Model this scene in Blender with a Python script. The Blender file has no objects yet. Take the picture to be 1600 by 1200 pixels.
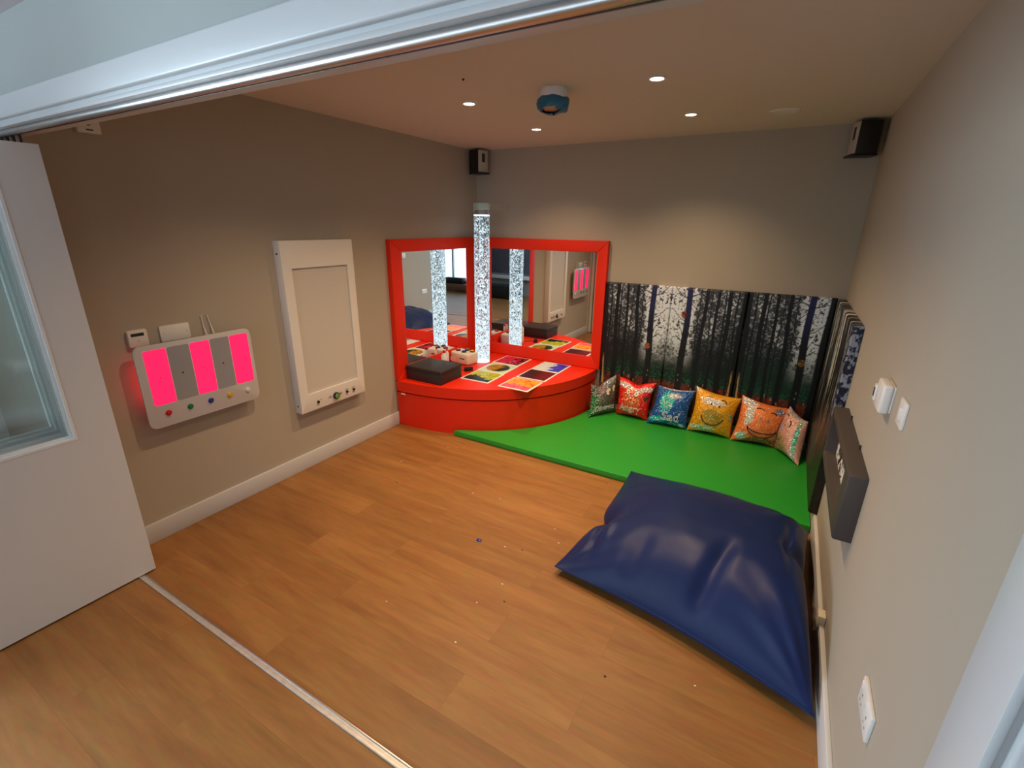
import bpy, bmesh, math, random
import numpy as np
from mathutils import Vector, Matrix, noise
random.seed(7)
scene = bpy.context.scene
COL = scene.collection

# ------------------------------------------------------------------ camera
cam_data = bpy.data.cameras.new('camera'); cam_data.sensor_fit = 'HORIZONTAL'; cam_data.sensor_width = 36.0
cam_data.lens = 36.0 * 735.814 / 1600.0; cam_data.clip_start = 0.02
cam = bpy.data.objects.new('camera', cam_data); COL.objects.link(cam)
cam.matrix_world = Matrix(((0.865662270, -0.171487345, 0.470341285, 2.850391),
                           (0.500441425, 0.270739343, -0.822349432, -4.214908),
                           (0.013682630, 0.947255141, 0.320188206, 1.724310),
                           (0, 0, 0, 1)))
scene.camera = cam

# ------------------------------------------------------------------ world, lights, exposure
scene.view_settings.view_transform = 'Standard'; scene.view_settings.look = 'None'
scene.view_settings.gamma = 1.0; scene.view_settings.exposure = 0.0
scene.view_settings.use_curve_mapping = False
world = bpy.data.worlds.new('world'); scene.world = world; world.use_nodes = True
world.node_tree.nodes['Background'].inputs[0].default_value = (0.62, 0.78, 1.0, 1)
world.node_tree.nodes['Background'].inputs[1].default_value = 1.2
scene.cycles.transparent_max_bounces = 32
DAY = (0.70, 0.86, 1.0)
def area(name, loc, rot, sx, sy, power, color):
    d = bpy.data.lights.new(name, 'AREA'); d.shape = 'RECTANGLE'; d.size = sx; d.size_y = sy
    d.energy = power; d.color = color
    o = bpy.data.objects.new(name, d); COL.objects.link(o); o.location = loc; o.rotation_euler = rot
    return o
# sky light standing outside the windows of the adjoining room
area('added_daylight_back', (1.2, -6.85, 1.5), (math.radians(90), 0, 0), 2.4, 1.5, 24, DAY)  # added lamp; its window is unseen and put in for lighting
area('daylight_patio', (5.25, -6.85, 1.2), (math.radians(90), 0, 0), 1.7, 1.9, 20, DAY)
area('daylight_side', (-1.25, -5.65, 1.5), (math.radians(90), 0, math.radians(-90)), 1.6, 1.5, 235, DAY)
WARM = (1.0, 0.68, 0.40)
SPOT_POWER = 65.0
def downlight_lamp(x, y):
    d = bpy.data.lights.new('downlight_lamp', 'SPOT'); d.energy = SPOT_POWER; d.color = WARM
    d.spot_size = math.radians(125); d.spot_blend = 1.0; d.shadow_soft_size = 0.03
    o = bpy.data.objects.new('downlight_lamp', d); COL.objects.link(o); o.location = (x, y, 2.385)

# ------------------------------------------------------------------ materials
def node_mat(name):
    m = bpy.data.materials.new(name); m.use_nodes = True
    nt = m.node_tree; b = nt.nodes['Principled BSDF']; return m, nt, b
def mat(name, col, rough=0.5, metal=0.0, spec=0.5, bump=0.0, bscale=60.0, var=0.0, vscale=6.0, coat=0.0, emit=None, estr=0.0):
    m, nt, b = node_mat(name)
    b.inputs['Base Color'].default_value = (*col, 1); b.inputs['Roughness'].default_value = rough
    b.inputs['Metallic'].default_value = metal; b.inputs['Specular IOR Level'].default_value = spec
    b.inputs['Coat Weight'].default_value = coat
    tc = nt.nodes.new('ShaderNodeTexCoord')
    if var > 0:
        n = nt.nodes.new('ShaderNodeTexNoise'); n.inputs['Scale'].default_value = vscale; n.inputs['Detail'].default_value = 5
        nt.links.new(tc.outputs['Object'], n.inputs['Vector'])
        mx = nt.nodes.new('ShaderNodeMix'); mx.data_type = 'RGBA'
        mx.inputs['A'].default_value = (*[c * (1 - var) for c in col], 1); mx.inputs['B'].default_value = (*[min(1, c * (1 + var)) for c in col], 1)
        nt.links.new(n.outputs['Fac'], mx.inputs['Factor']); nt.links.new(mx.outputs['Result'], b.inputs['Base Color'])
    if bump > 0:
        n = nt.nodes.new('ShaderNodeTexNoise'); n.inputs['Scale'].default_value = bscale; n.inputs['Detail'].default_value = 4
        nt.links.new(tc.outputs['Object'], n.inputs['Vector'])
        bp = nt.nodes.new('ShaderNodeBump'); bp.inputs['Strength'].default_value = bump; bp.inputs['Distance'].default_value = 0.01
        nt.links.new(n.outputs['Fac'], bp.inputs['Height']); nt.links.new(bp.outputs['Normal'], b.inputs['Normal'])
    if emit:
        b.inputs['Emission Color'].default_value = (*emit, 1); b.inputs['Emission Strength'].default_value = estr
    return m

def wood_floor():
    m, nt, b = node_mat('laminate_floor'); N = nt.nodes.new; L = nt.links.new
    tc = N('ShaderNodeTexCoord')
    br = N('ShaderNodeTexBrick'); br.offset = 0.37; br.offset_frequency = 2; br.squash = 1.0
    br.inputs['Scale'].default_value = 1.0; br.inputs['Mortar Size'].default_value = 0.0008
    br.inputs['Brick Width'].default_value = 1.22; br.inputs['Row Height'].default_value = 0.18
    br.inputs['Bias'].default_value = 0.0
    br.inputs['Color1'].default_value = (0, 0, 0, 1); br.inputs['Color2'].default_value = (1, 1, 1, 1); br.inputs['Mortar'].default_value = (0.5, 0.5, 0.5, 1)
    L(tc.outputs['Object'], br.inputs['Vector'])
    # grain stretched along the planks, shifted plank by plank
    mp = N('ShaderNodeMapping'); mp.inputs['Scale'].default_value = (1.6, 11.0, 1.0); L(tc.outputs['Object'], mp.inputs['Vector'])
    sh = N('ShaderNodeVectorMath'); sh.operation = 'MULTIPLY_ADD'; sh.inputs[1].default_value = (13.0, 7.0, 5.0)
    L(br.outputs['Color'], sh.inputs[0]); L(mp.outputs['Vector'], sh.inputs[2])
    n1 = N('ShaderNodeTexNoise'); n1.inputs['Scale'].default_value = 1.0; n1.inputs['Detail'].default_value = 6; n1.inputs['Roughness'].default_value = 0.6
    n1.inputs['Distortion'].default_value = 0.4
    L(sh.outputs[0], n1.inputs['Vector'])
    n2 = N('ShaderNodeTexNoise'); n2.inputs['Scale'].default_value = 5.0; n2.inputs['Detail'].default_value = 3
    L(sh.outputs[0], n2.inputs['Vector'])
    r = N('ShaderNodeValToRGB'); cr = r.color_ramp
    cr.elements[0].position = 0.25; cr.elements[0].color = (0.205, 0.086, 0.024, 1)
    cr.elements[1].position = 0.72; cr.elements[1].color = (0.330, 0.160, 0.046, 1)
    e = cr.elements.new(0.48); e.color = (0.272, 0.120, 0.033, 1)
    L(n1.outputs['Fac'], r.inputs['Fac'])
    mx = N('ShaderNodeMix'); mx.data_type = 'RGBA'; mx.blend_type = 'OVERLAY'; mx.inputs['Factor'].default_value = 0.22
    L(r.outputs['Color'], mx.inputs['A']); L(n2.outputs['Color'], mx.inputs['B'])
    hv = N('ShaderNodeHueSaturation'); L(mx.outputs['Result'], hv.inputs['Color'])
    sep = N('ShaderNodeSeparateColor'); L(br.outputs['Color'], sep.inputs['Color'])
    mr = N('ShaderNodeMapRange'); mr.inputs['To Min'].default_value = 0.93; mr.inputs['To Max'].default_value = 1.07
    L(sep.outputs[0], mr.inputs['Value']); L(mr.outputs['Result'], hv.inputs['Value'])
    m2 = N('ShaderNodeMix'); m2.data_type = 'RGBA'; m2.inputs['B'].default_value = (0.12, 0.05, 0.02, 1)
    fm = N('ShaderNodeMath'); fm.operation = 'MULTIPLY'; fm.inputs[1].default_value = 0.45; L(br.outputs['Fac'], fm.inputs[0])
    L(fm.outputs[0], m2.inputs['Factor']); L(hv.outputs['Color'], m2.inputs['A']); L(m2.outputs['Result'], b.inputs['Base Color'])
    b.inputs['Roughness'].default_value = 0.46; b.inputs['Specular IOR Level'].default_value = 0.35
    bp = N('ShaderNodeBump'); bp.inputs['Strength'].default_value = 0.08; bp.inputs['Distance'].default_value = 0.004
    L(n2.outputs['Fac'], bp.inputs['Height']); L(bp.outputs['Normal'], b.inputs['Normal'])
    return m

def attr_mat(name, rough=0.6, spec=0.3, bump=0.0, coat=0.0):
    m, nt, b = node_mat(name)
    a = nt.nodes.new('ShaderNodeVertexColor'); a.layer_name = 'Col'
    nt.links.new(a.outputs['Color'], b.inputs['Base Color'])
    b.inputs['Roughness'].default_value = rough; b.inputs['Specular IOR Level'].default_value = spec; b.inputs['Coat Weight'].default_value = coat
    return m

def sequin_mat():
    # printed colour from the attribute, alpha channel = how mirror-like the sequins lie
    m, nt, b = node_mat('sequins'); N = nt.nodes.new; L = nt.links.new
    a = N('ShaderNodeVertexColor'); a.layer_name = 'Col'
    tc = N('ShaderNodeTexCoord')
    v = N('ShaderNodeTexVoronoi'); v.inputs['Scale'].default_value = 190.0; L(tc.outputs['Object'], v.inputs['Vector'])
    hs = N('ShaderNodeHueSaturation'); L(a.outputs['Color'], hs.inputs['Color'])
    sp = N('ShaderNodeSeparateColor'); L(v.outputs['Color'], sp.inputs['Color'])
    mr = N('ShaderNodeMapRange'); mr.inputs['To Min'].default_value = 0.7; mr.inputs['To Max'].default_value = 1.35; L(sp.outputs[0], mr.inputs['Value'])
    L(mr.outputs['Result'], hs.inputs['Value'])
    L(hs.outputs['Color'], b.inputs['Base Color'])
    # every sequin is tilted its own way
    geo = N('ShaderNodeNewGeometry')
    sub = N('ShaderNodeVectorMath'); sub.operation = 'SUBTRACT'; sub.inputs[1].default_value = (0.5, 0.5, 0.5); L(v.outputs['Color'], sub.inputs[0])
    sc = N('ShaderNodeVectorMath'); sc.operation = 'SCALE'; L(sub.outputs[0], sc.inputs[0])
    mra = N('ShaderNodeMapRange'); mra.inputs['To Min'].default_value = 0.10; mra.inputs['To Max'].default_value = 1.4; L(a.outputs['Alpha'], mra.inputs['Value'])
    L(mra.outputs['Result'], sc.inputs['Scale'])
    ad = N('ShaderNodeVectorMath'); ad.operation = 'ADD'; L(geo.outputs['Normal'], ad.inputs[0]); L(sc.outputs[0], ad.inputs[1])
    no = N('ShaderNodeVectorMath'); no.operation = 'NORMALIZE'; L(ad.outputs[0], no.inputs[0]); L(no.outputs[0], b.inputs['Normal'])
    p3 = N('ShaderNodeMath'); p3.operation = 'POWER'; p3.inputs[1].default_value = 3.0; L(a.outputs['Alpha'], p3.inputs[0])
    th = N('ShaderNodeMath'); th.operation = 'MULTIPLY_ADD'; th.inputs[1].default_value = -0.38; th.inputs[2].default_value = 0.995; L(p3.outputs[0], th.inputs[0])
    gt = N('ShaderNodeMath'); gt.operation = 'GREATER_THAN'; L(sp.outputs[1], gt.inputs[0]); L(th.outputs[0], gt.inputs[1])
    g2 = N('ShaderNodeMath'); g2.operation = 'MULTIPLY'; g2.inputs[1].default_value = 0.75; L(gt.outputs[0], g2.inputs[0])
    sil = N('ShaderNodeMix'); sil.data_type = 'RGBA'; sil.inputs['B'].default_value = (0.9, 0.92, 0.9, 1); L(g2.outputs[0], sil.inputs['Factor'])  # random cells whitened: silver flipped sequins, plus sparkle put into the colour
    L(hs.outputs['Color'], sil.inputs['A']); L(sil.outputs['Result'], b.inputs['Base Color'])
    me_ = N('ShaderNodeMath'); me_.operation = 'MULTIPLY'; me_.inputs[1].default_value = 0.38; L(a.outputs['Alpha'], me_.inputs[0]); L(me_.outputs[0], b.inputs['Metallic'])
    mrr = N('ShaderNodeMapRange'); mrr.inputs['To Min'].default_value = 0.42; mrr.inputs['To Max'].default_value = 0.16; L(a.outputs['Alpha'], mrr.inputs['Value'])
    L(mrr.outputs['Result'], b.inputs['Roughness'])
    return m

def glass_mat(name, tint=(0.965, 0.985, 0.98), gloss=0.08, rough=0.02):
    m = bpy.data.materials.new(name); m.use_nodes = True; nt = m.node_tree
    nt.nodes.clear(); N = nt.nodes.new; L = nt.links.new
    out = N('ShaderNodeOutputMaterial'); mx = N('ShaderNodeMixShader'); t = N('ShaderNodeBsdfTransparent'); g = N('ShaderNodeBsdfGlossy')
    t.inputs['Color'].default_value = (*tint, 1); g.inputs['Roughness'].default_value = rough
    fr = N('ShaderNodeLayerWeight'); fr.inputs['Blend'].default_value = 0.25
    ma = N('ShaderNodeMath'); ma.operation = 'MULTIPLY_ADD'; ma.inputs[1].default_value = 0.55; ma.inputs[2].default_value = gloss * 0.4
    L(fr.outputs['Fresnel'], ma.inputs[0]); L(ma.outputs[0], mx.inputs['Fac'])
    L(t.outputs[0], mx.inputs[1]); L(g.outputs[0], mx.inputs[2]); L(mx.outputs[0], out.inputs['Surface'])
    return m

def bubble_mat():
    # lit column of bubbles: bright bubble rims, clear water in between
    m = bpy.data.materials.new('bubbling_water'); m.use_nodes = True; nt = m.node_tree
    nt.nodes.clear(); N = nt.nodes.new; L = nt.links.new
    out = N('ShaderNodeOutputMaterial')
    tc = N('ShaderNodeTexCoord')
    mp = N('ShaderNodeMapping'); mp.inputs['Scale'].default_value = (1, 1, 0.8); L(tc.outputs['Object'], mp.inputs['Vector'])
    nz = N('ShaderNodeTexNoise'); nz.inputs['Scale'].default_value = 44.0; nz.inputs['Detail'].default_value = 3.0; nz.inputs['Distortion'].default_value = 1.6; nz.inputs['Roughness'].default_value = 0.55
    L(mp.outputs['Vector'], nz.inputs['Vector'])
    sx = N('ShaderNodeSeparateXYZ'); L(tc.outputs['Object'], sx.inputs[0])
    mr = N('ShaderNodeMapRange'); mr.inputs['From Min'].default_value = 0.0; mr.inputs['From Max'].default_value = 1.4
    mr.inputs['To Min'].default_value = 0.045; mr.inputs['To Max'].default_value = -0.065; L(sx.outputs['Z'], mr.inputs['Value'])
    ad = N('ShaderNodeMath'); ad.operation = 'ADD'; L(nz.outputs['Fac'], ad.inputs[0]); L(mr.outputs['Result'], ad.inputs[1])
    cr = N('ShaderNodeValToRGB'); cr.color_ramp.elements[0].position = 0.50; cr.color_ramp.elements[0].color = (0, 0, 0, 1)
    cr.color_ramp.elements[1].position = 0.53; cr.color_ramp.elements[1].color = (1, 1, 1, 1)
    L(ad.outputs[0], cr.inputs['Fac'])
    em = N('ShaderNodeEmission'); em.inputs['Color'].default_value = (0.80, 0.93, 1.0, 1); em.inputs['Strength'].default_value = 1.15
    tr = N('ShaderNodeBsdfTransparent'); tr.inputs['Color'].default_value = (0.72, 0.78, 0.80, 1)
    gl = N('ShaderNodeBsdfGlossy'); gl.inputs['Roughness'].default_value = 0.15; gl.inputs['Color'].default_value = (0.8, 0.88, 0.9, 1)
    m0 = N('ShaderNodeMixShader'); m0.inputs['Fac'].default_value = 0.15; L(tr.outputs[0], m0.inputs[1]); L(gl.outputs[0], m0.inputs[2])
    mx = N('ShaderNodeMixShader'); L(cr.outputs['Color'], mx.inputs['Fac']); L(m0.outputs[0], mx.inputs[1]); L(em.outputs[0], mx.inputs[2])
    L(mx.outputs[0], out.inputs['Surface'])
    return m

def emis(name, col, s):
    m, nt, b = node_mat(name)
    b.inputs['Base Color'].default_value = (*col, 1); b.inputs['Emission Color'].default_value = (*col, 1); b.inputs['Emission Strength'].default_value = s
    return m

M = {}
M['wall'] = mat('wall_paint', (0.44, 0.395, 0.325), 0.75, spec=0.2, bump=0.03, bscale=180)
M['header'] = mat('header_paint', (0.39, 0.41, 0.395), 0.75, spec=0.2, bump=0.03, bscale=180)
M['ceiling'] = mat('ceiling_paint', (0.68, 0.61, 0.56), 0.85, spec=0.2, bump=0.03, bscale=150)
M['white'] = mat('white_gloss_paint', (0.60, 0.61, 0.62), 0.38, bump=0.015, bscale=90)
M['door'] = mat('door_paint', (0.70, 0.70, 0.69), 0.42, bump=0.012, bscale=80)
M['floor'] = wood_floor()
M['bead'] = mat('daylit_white_bead', (0.84, 0.88, 0.88), 0.35)  # whiter than the trim paint: daylight on the door reveals put into the colour
M['plastic'] = mat('white_plastic', (0.80, 0.79, 0.77), 0.35)
M['plastic_w'] = mat('white_box_coating', (0.78, 0.76, 0.73), 0.40, bump=0.01)
M['screen'] = mat('unlit_diffuser', (0.60, 0.575, 0.535), 0.55, var=0.03)
M['chrome'] = mat('brushed_steel', (0.62, 0.62, 0.62), 0.22, metal=1.0)
M['alu'] = mat('aluminium', (0.58, 0.56, 0.55), 0.34, metal=1.0)
M['alu_dirty'] = mat('worn_aluminium', (0.62, 0.57, 0.50), 0.42, metal=0.5, var=0.25, vscale=40)
M['dark'] = mat('dark_slot', (0.02, 0.02, 0.025), 0.6)
M['black'] = mat('black_plastic', (0.012, 0.011, 0.012), 0.38)
M['blackbox'] = mat('black_vinyl', (0.022, 0.020, 0.021), 0.50, bump=0.15, bscale=160)
M['red'] = mat('red_vinyl', (0.76, 0.026, 0.004), 0.46, spec=0.3, bump=0.10, bscale=7, var=0.05, vscale=3)
M['green'] = mat('green_vinyl', (0.022, 0.33, 0.032), 0.42, spec=0.4, bump=0.06, bscale=5, var=0.06, vscale=2)
M['green_side'] = mat('green_vinyl_edge', (0.012, 0.16, 0.018), 0.45, spec=0.4)
M['blue'] = mat('navy_vinyl', (0.0075, 0.020, 0.095), 0.42, spec=0.24, bump=0.10, bscale=10, var=0.12, vscale=4)
M['grey'] = mat('charcoal_vinyl', (0.060, 0.050, 0.046), 0.55, spec=0.35, bump=0.08, bscale=120)
M['mirror'] = mat('mirror', (0.90, 0.92, 0.92), 0.0, metal=1.0)
M['glass'] = glass_mat('pane_glass')
M['acrylic'] = glass_mat('clear_acrylic', (0.985, 0.995, 0.995), 0.05)
M['cap'] = mat('cap_acrylic', (0.50, 0.66, 0.62), 0.2, spec=0.6); M['cap'].node_tree.nodes['Principled BSDF'].inputs['Alpha'].default_value = 0.38
M['clear_plate'] = mat('clear_plate', (0.7, 0.72, 0.68), 0.3); M['clear_plate'].node_tree.nodes['Principled BSDF'].inputs['Alpha'].default_value = 0.10
M['frost'] = mat('frosted_acrylic', (0.60, 0.60, 0.64), 0.32, coat=0.3)
M['frost_dim'] = mat('unlit_acrylic_strip', (0.33, 0.34, 0.38), 0.30, coat=0.3)
M['lit'] = emis('lit_pink_red', (1.0, 0.012, 0.095), 1.15)
M['bubbles'] = bubble_mat()
M['tube_light'] = emis('tube_base_light', (0.85, 0.95, 1.0), 2.5)
M['cream'] = mat('cream_plastic', (0.72, 0.66, 0.54), 0.4)
M['lens'] = emis('downlight_lens', (1.0, 0.88, 0.72), 14.0)
M['cover_blue'] = mat('blue_plastic_film', (0.010, 0.15, 0.28), 0.28, spec=0.6, bump=0.5, bscale=40)
M['peach'] = mat('detector_base_plastic', (0.55, 0.30, 0.18), 0.5)
M['seq'] = sequin_mat()
M['print'] = attr_mat('printed_vinyl', 0.42, 0.35)
M['gel'] = attr_mat('gel_tile', 0.38, 0.25)
M['tilewhite'] = mat('tile_border', (0.85, 0.85, 0.83), 0.35)
M['ink'] = mat('black_ink', (0.01, 0.01, 0.01), 0.5)
M['silver'] = mat('silver_thread', (0.92, 0.90, 0.87), 0.4)
M['b_red'] = mat('red_button', (0.55, 0.01, 0.02), 0.3); M['b_green'] = mat('green_button', (0.01, 0.20, 0.09), 0.3)
M['b_blue'] = mat('blue_button', (0.01, 0.05, 0.32), 0.3); M['b_yellow'] = mat('yellow_button', (0.68, 0.42, 0.02), 0.3)
M['b_white'] = mat('white_button', (0.75, 0.75, 0.72), 0.3)
M['board'] = mat('slate_board', (0.10, 0.10, 0.13), 0.7, bump=0.3, bscale=9, var=0.4, vscale=12)
M['sill'] = mat('sill_wood', (0.22, 0.11, 0.06), 0.5)

# ------------------------------------------------------------------ geometry helpers
class MB:
    def __init__(s): s.bm = bmesh.new()
    def _merge(s, b, mtx=None):
        if mtx is not None: bmesh.ops.transform(b, matrix=mtx, verts=b.verts)
        me = bpy.data.meshes.new('tmp'); b.to_mesh(me); b.free(); s.bm.from_mesh(me); bpy.data.meshes.remove(me)
        return s
    def box(s, x0, y0, z0, x1, y1, z1, bev=0.0, seg=2, mtx=None):
        b = bmesh.new(); bmesh.ops.create_cube(b, size=1)
        for v in b.verts:
            v.co = Vector(((x0 + x1) / 2 + v.co.x * (x1 - x0), (y0 + y1) / 2 + v.co.y * (y1 - y0), (z0 + z1) / 2 + v.co.z * (z1 - z0)))
        if bev > 0: bmesh.ops.bevel(b, geom=b.edges[:], offset=bev, segments=seg, profile=0.5, affect='EDGES')
        return s._merge(b, mtx)
    def cyl(s, p0, p1, r, r2=None, seg=24, cap=True, mtx=None):
        p0, p1 = Vector(p0), Vector(p1); d = p1 - p0
        b = bmesh.new(); bmesh.ops.create_cone(b, cap_ends=cap, segments=seg, radius1=r, radius2=r if r2 is None else r2, depth=d.length)
        m = Matrix.Translation((p0 + p1) / 2) @ d.to_track_quat('Z', 'Y').to_matrix().to_4x4()
        bmesh.ops.transform(b, matrix=m, verts=b.verts)
        return s._merge(b, mtx)
    def sphere(s, c, r, sc=(1, 1, 1), seg=16, mtx=None):
        b = bmesh.new(); bmesh.ops.create_uvsphere(b, u_segments=seg, v_segments=seg // 2 + 1, radius=r)
        bmesh.ops.transform(b, matrix=Matrix.Translation(c) @ Matrix.Diagonal((*sc, 1)), verts=b.verts)
        return s._merge(b, mtx)
    def lathe(s, prof, c, axis='Z', seg=32):
        b = bmesh.new(); rings = []
        for r, h in prof:
            rings.append([b.verts.new(Vector((r * math.cos(2 * math.pi * k / seg), r * math.sin(2 * math.pi * k / seg), h))) for k in range(seg)])
        for a, c2 in zip(rings, rings[1:]):
            for k in range(seg): b.faces.new((a[k], a[(k + 1) % seg], c2[(k + 1) % seg], c2[k]))
        if prof[0][0] > 1e-4: b.faces.new(rings[0][::-1])
        if prof[-1][0] > 1e-4: b.faces.new(rings[-1])
        q = {'Z': Matrix(), 'X': Matrix.Rotation(math.pi / 2, 4, 'Y'), '-X': Matrix.Rotation(-math.pi / 2, 4, 'Y')}[axis]
        return s._merge(b, Matrix.Translation(c) @ q)
    def prism(s, pts, z0, z1, bev=0.0, seg=3):
        b = bmesh.new(); lo = [b.verts.new((x, y, z0)) for x, y in pts]; hi = [b.verts.new((x, y, z1)) for x, y in pts]
        b.faces.new(lo[::-1]); top = b.faces.new(hi)
        n = len(pts)
        for k in range(n): b.faces.new((lo[k], lo[(k + 1) % n], hi[(k + 1) % n], hi[k]))
        if bev > 0:
            es = [e for e in b.edges if all(abs(v.co.z - z1) < 1e-6 for v in e.verts) or all(abs(v.co.z - z0) < 1e-6 for v in e.verts)]
            bmesh.ops.bevel(b, geom=es, offset=bev, segments=seg, profile=0.5, affect='EDGES')
        return s._merge(b)
    def plate(s, x, y0, z0, y1, z1, t, rad, seg=6, bev=0.0):
        """rounded-corner sheet in a plane x = const, thickness from x to x+t"""
        pts = []
        for cy, cz, a0 in ((y1 - rad, z1 - rad, 0), (y0 + rad, z1 - rad, 90), (y0 + rad, z0 + rad, 180), (y1 - rad, z0 + rad, 270)):
            for k in range(seg + 1):
                a = math.radians(a0 + 90 * k / seg); pts.append((cy + rad * math.cos(a), cz + rad * math.sin(a)))
        b = bmesh.new(); lo = [b.verts.new((x, p, q)) for p, q in pts]; hi = [b.verts.new((x + t, p, q)) for p, q in pts]
        n = len(pts); b.faces.new(lo[::-1]); b.faces.new(hi)
        for k in range(n): b.faces.new((lo[k], lo[(k + 1) % n], hi[(k + 1) % n], hi[k]))
        if bev > 0:
            es = [e for e in b.edges if all(abs(v.co.x - x - t) < 1e-6 for v in e.verts)]
            bmesh.ops.bevel(b, geom=es, offset=bev, segments=2, profile=0.5, affect='EDGES')
        bmesh.ops.recalc_face_normals(b, faces=b.faces)
        return s._merge(b)
    def tube(s, pts, r, seg=6):
        pts = [Vector(p) for p in pts]; b = bmesh.new(); rings = []
        for i, p in enumerate(pts):
            d = (pts[min(i + 1, len(pts) - 1)] - pts[max(i - 1, 0)]).normalized(); q = d.to_track_quat('Z', 'Y')
            rings.append([b.verts.new(p + q @ Vector((r * math.cos(2 * math.pi * k / seg), r * math.sin(2 * math.pi * k / seg), 0))) for k in range(seg)])
        for a, c in zip(rings, rings[1:]):
            for k in range(seg): b.faces.new((a[k], a[(k + 1) % seg], c[(k + 1) % seg], c[k]))
        b.faces.new(rings[0][::-1]); b.faces.new(rings[-1])
        return s._merge(b)
    def quad(s, a, b_, c, d):
        v = [s.bm.verts.new(p) for p in (a, b_, c, d)]; s.bm.faces.new(v); return s
    def mesh(s, name):
        me = bpy.data.meshes.new(name); s.bm.to_mesh(me); s.bm.free(); return me

def wmat(o):
    m = o.matrix_basis.copy()
    return wmat(o.parent) @ m if o.parent else m
def link_mesh(name, me, material, parent=None, origin=None, smooth=True):
    """mesh given in world coordinates; stored relative to its parent or its own origin"""
    o = bpy.data.objects.new(name, me); COL.objects.link(o)
    me.materials.append(material)
    if parent is not None:
        me.transform(wmat(parent).inverted()); o.parent = parent
    elif origin is not None:
        me.transform(Matrix.Translation(-Vector(origin))); o.location = origin
    if smooth:
        me.polygons.foreach_set('use_smooth', [True] * len(me.polygons))
        me.set_sharp_from_angle(angle=math.radians(38))
    return o
def part(name, mb, material, parent, label=None, smooth=True):
    o = link_mesh(name, mb.mesh(name) if isinstance(mb, MB) else mb, material, parent, smooth=smooth)
    if label: o['label'] = label
    return o
def tag(o, label, cat, group=None):
    o['label'] = label; o['category'] = cat
    if group: o['group'] = group
    return o
def thing(name, loc, label, cat, group=None):
    o = bpy.data.objects.new(name, None); COL.objects.link(o); o.location = loc; o.empty_display_size = 0.1
    return tag(o, label, cat, group)
def single(name, mb, material, origin, label, cat, group=None):
    return tag(link_mesh(name, mb.mesh(name) if isinstance(mb, MB) else mb, material, origin=origin), label, cat, group)
def struct(name, mb, material, parent=None, origin=(0, 0, 0)):
    o = link_mesh(name, mb.mesh(name), material, parent, origin)
    o['kind'] = 'structure'
    return o
def grid_mesh(name, P, colors=None, extra=None):
    """P: (n,m,3) vertices; optional closing faces; colours written to the attribute 'Col'"""
    n, m = P.shape[:2]; idx = np.arange(n * m).reshape(n, m)
    q = np.stack([idx[:-1, :-1], idx[1:, :-1], idx[1:, 1:], idx[:-1, 1:]], -1).reshape(-1, 4)
    V = P.reshape(-1, 3); F = q
    if extra is not None: V = np.vstack([V, extra[0]]); F = np.vstack([q, extra[1]])
    me = bpy.data.meshes.new(name); me.vertices.add(len(V)); me.vertices.foreach_set('co', V.astype(np.float32).ravel())
    me.loops.add(len(F) * 4); me.loops.foreach_set('vertex_index', F.astype(np.int32).ravel())
    me.polygons.add(len(F)); me.polygons.foreach_set('loop_start', np.arange(0, len(F) * 4, 4, dtype=np.int32))
    me.update(calc_edges=True); me.validate()
    if colors is not None: set_colors(me, colors)
    return me
def set_colors(me, C):
    C = C.reshape(-1, C.shape[-1])
    if C.shape[1] == 3: C = np.hstack([C, np.ones((len(C), 1))])
    nv = len(me.vertices)
    if len(C) < nv: C = np.vstack([C, np.repeat(C[-1:], nv - len(C), 0)])
    at = me.color_attributes.new('Col', 'FLOAT_COLOR', 'POINT'); at.data.foreach_set('color', C.astype(np.float32).ravel())

# ------------------------------------------------------------------ numpy noise for the prints
RNG = np.random.default_rng(5)
def vnoise(x, y, seed=0):
    xi = np.floor(x).astype(int); yi = np.floor(y).astype(int); xf = x - xi; yf = y - yi
    def h(a, b):
        n = (a * 374761393 + b * 668265263 + seed * 974711) & 0x7fffffff
        n = ((n ^ (n >> 13)) * 1274126177) & 0x7fffffff
        return ((n ^ (n >> 16)) & 0xffff) / 65535.0
    u = xf * xf * (3 - 2 * xf); v = yf * yf * (3 - 2 * yf)
    return (h(xi, yi) * (1 - u) + h(xi + 1, yi) * u) * (1 - v) + (h(xi, yi + 1) * (1 - u) + h(xi + 1, yi + 1) * u) * v
def fbm(x, y, seed=0, o=4):
    r = 0; a = 0.5; t = 0
    for k in range(o):
        r = r + a * vnoise(x * 2 ** k, y * 2 ** k, seed + k * 17); t += a; a *= 0.55
    return r / t
def sstep(a, b, x):
    t = np.clip((x - a) / (b - a), 0, 1); return t * t * (3 - 2 * t)
def lin(c):
    c = np.asarray(c, float) / 255.0
    return np.where(c <= 0.04045, c / 12.92, ((c + 0.055) / 1.055) ** 2.4)

W, H = 3.237, 2.4
Y0 = -3.36       # room side of the opening
Y1 = -3.470      # outer side of the opening wall

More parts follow.
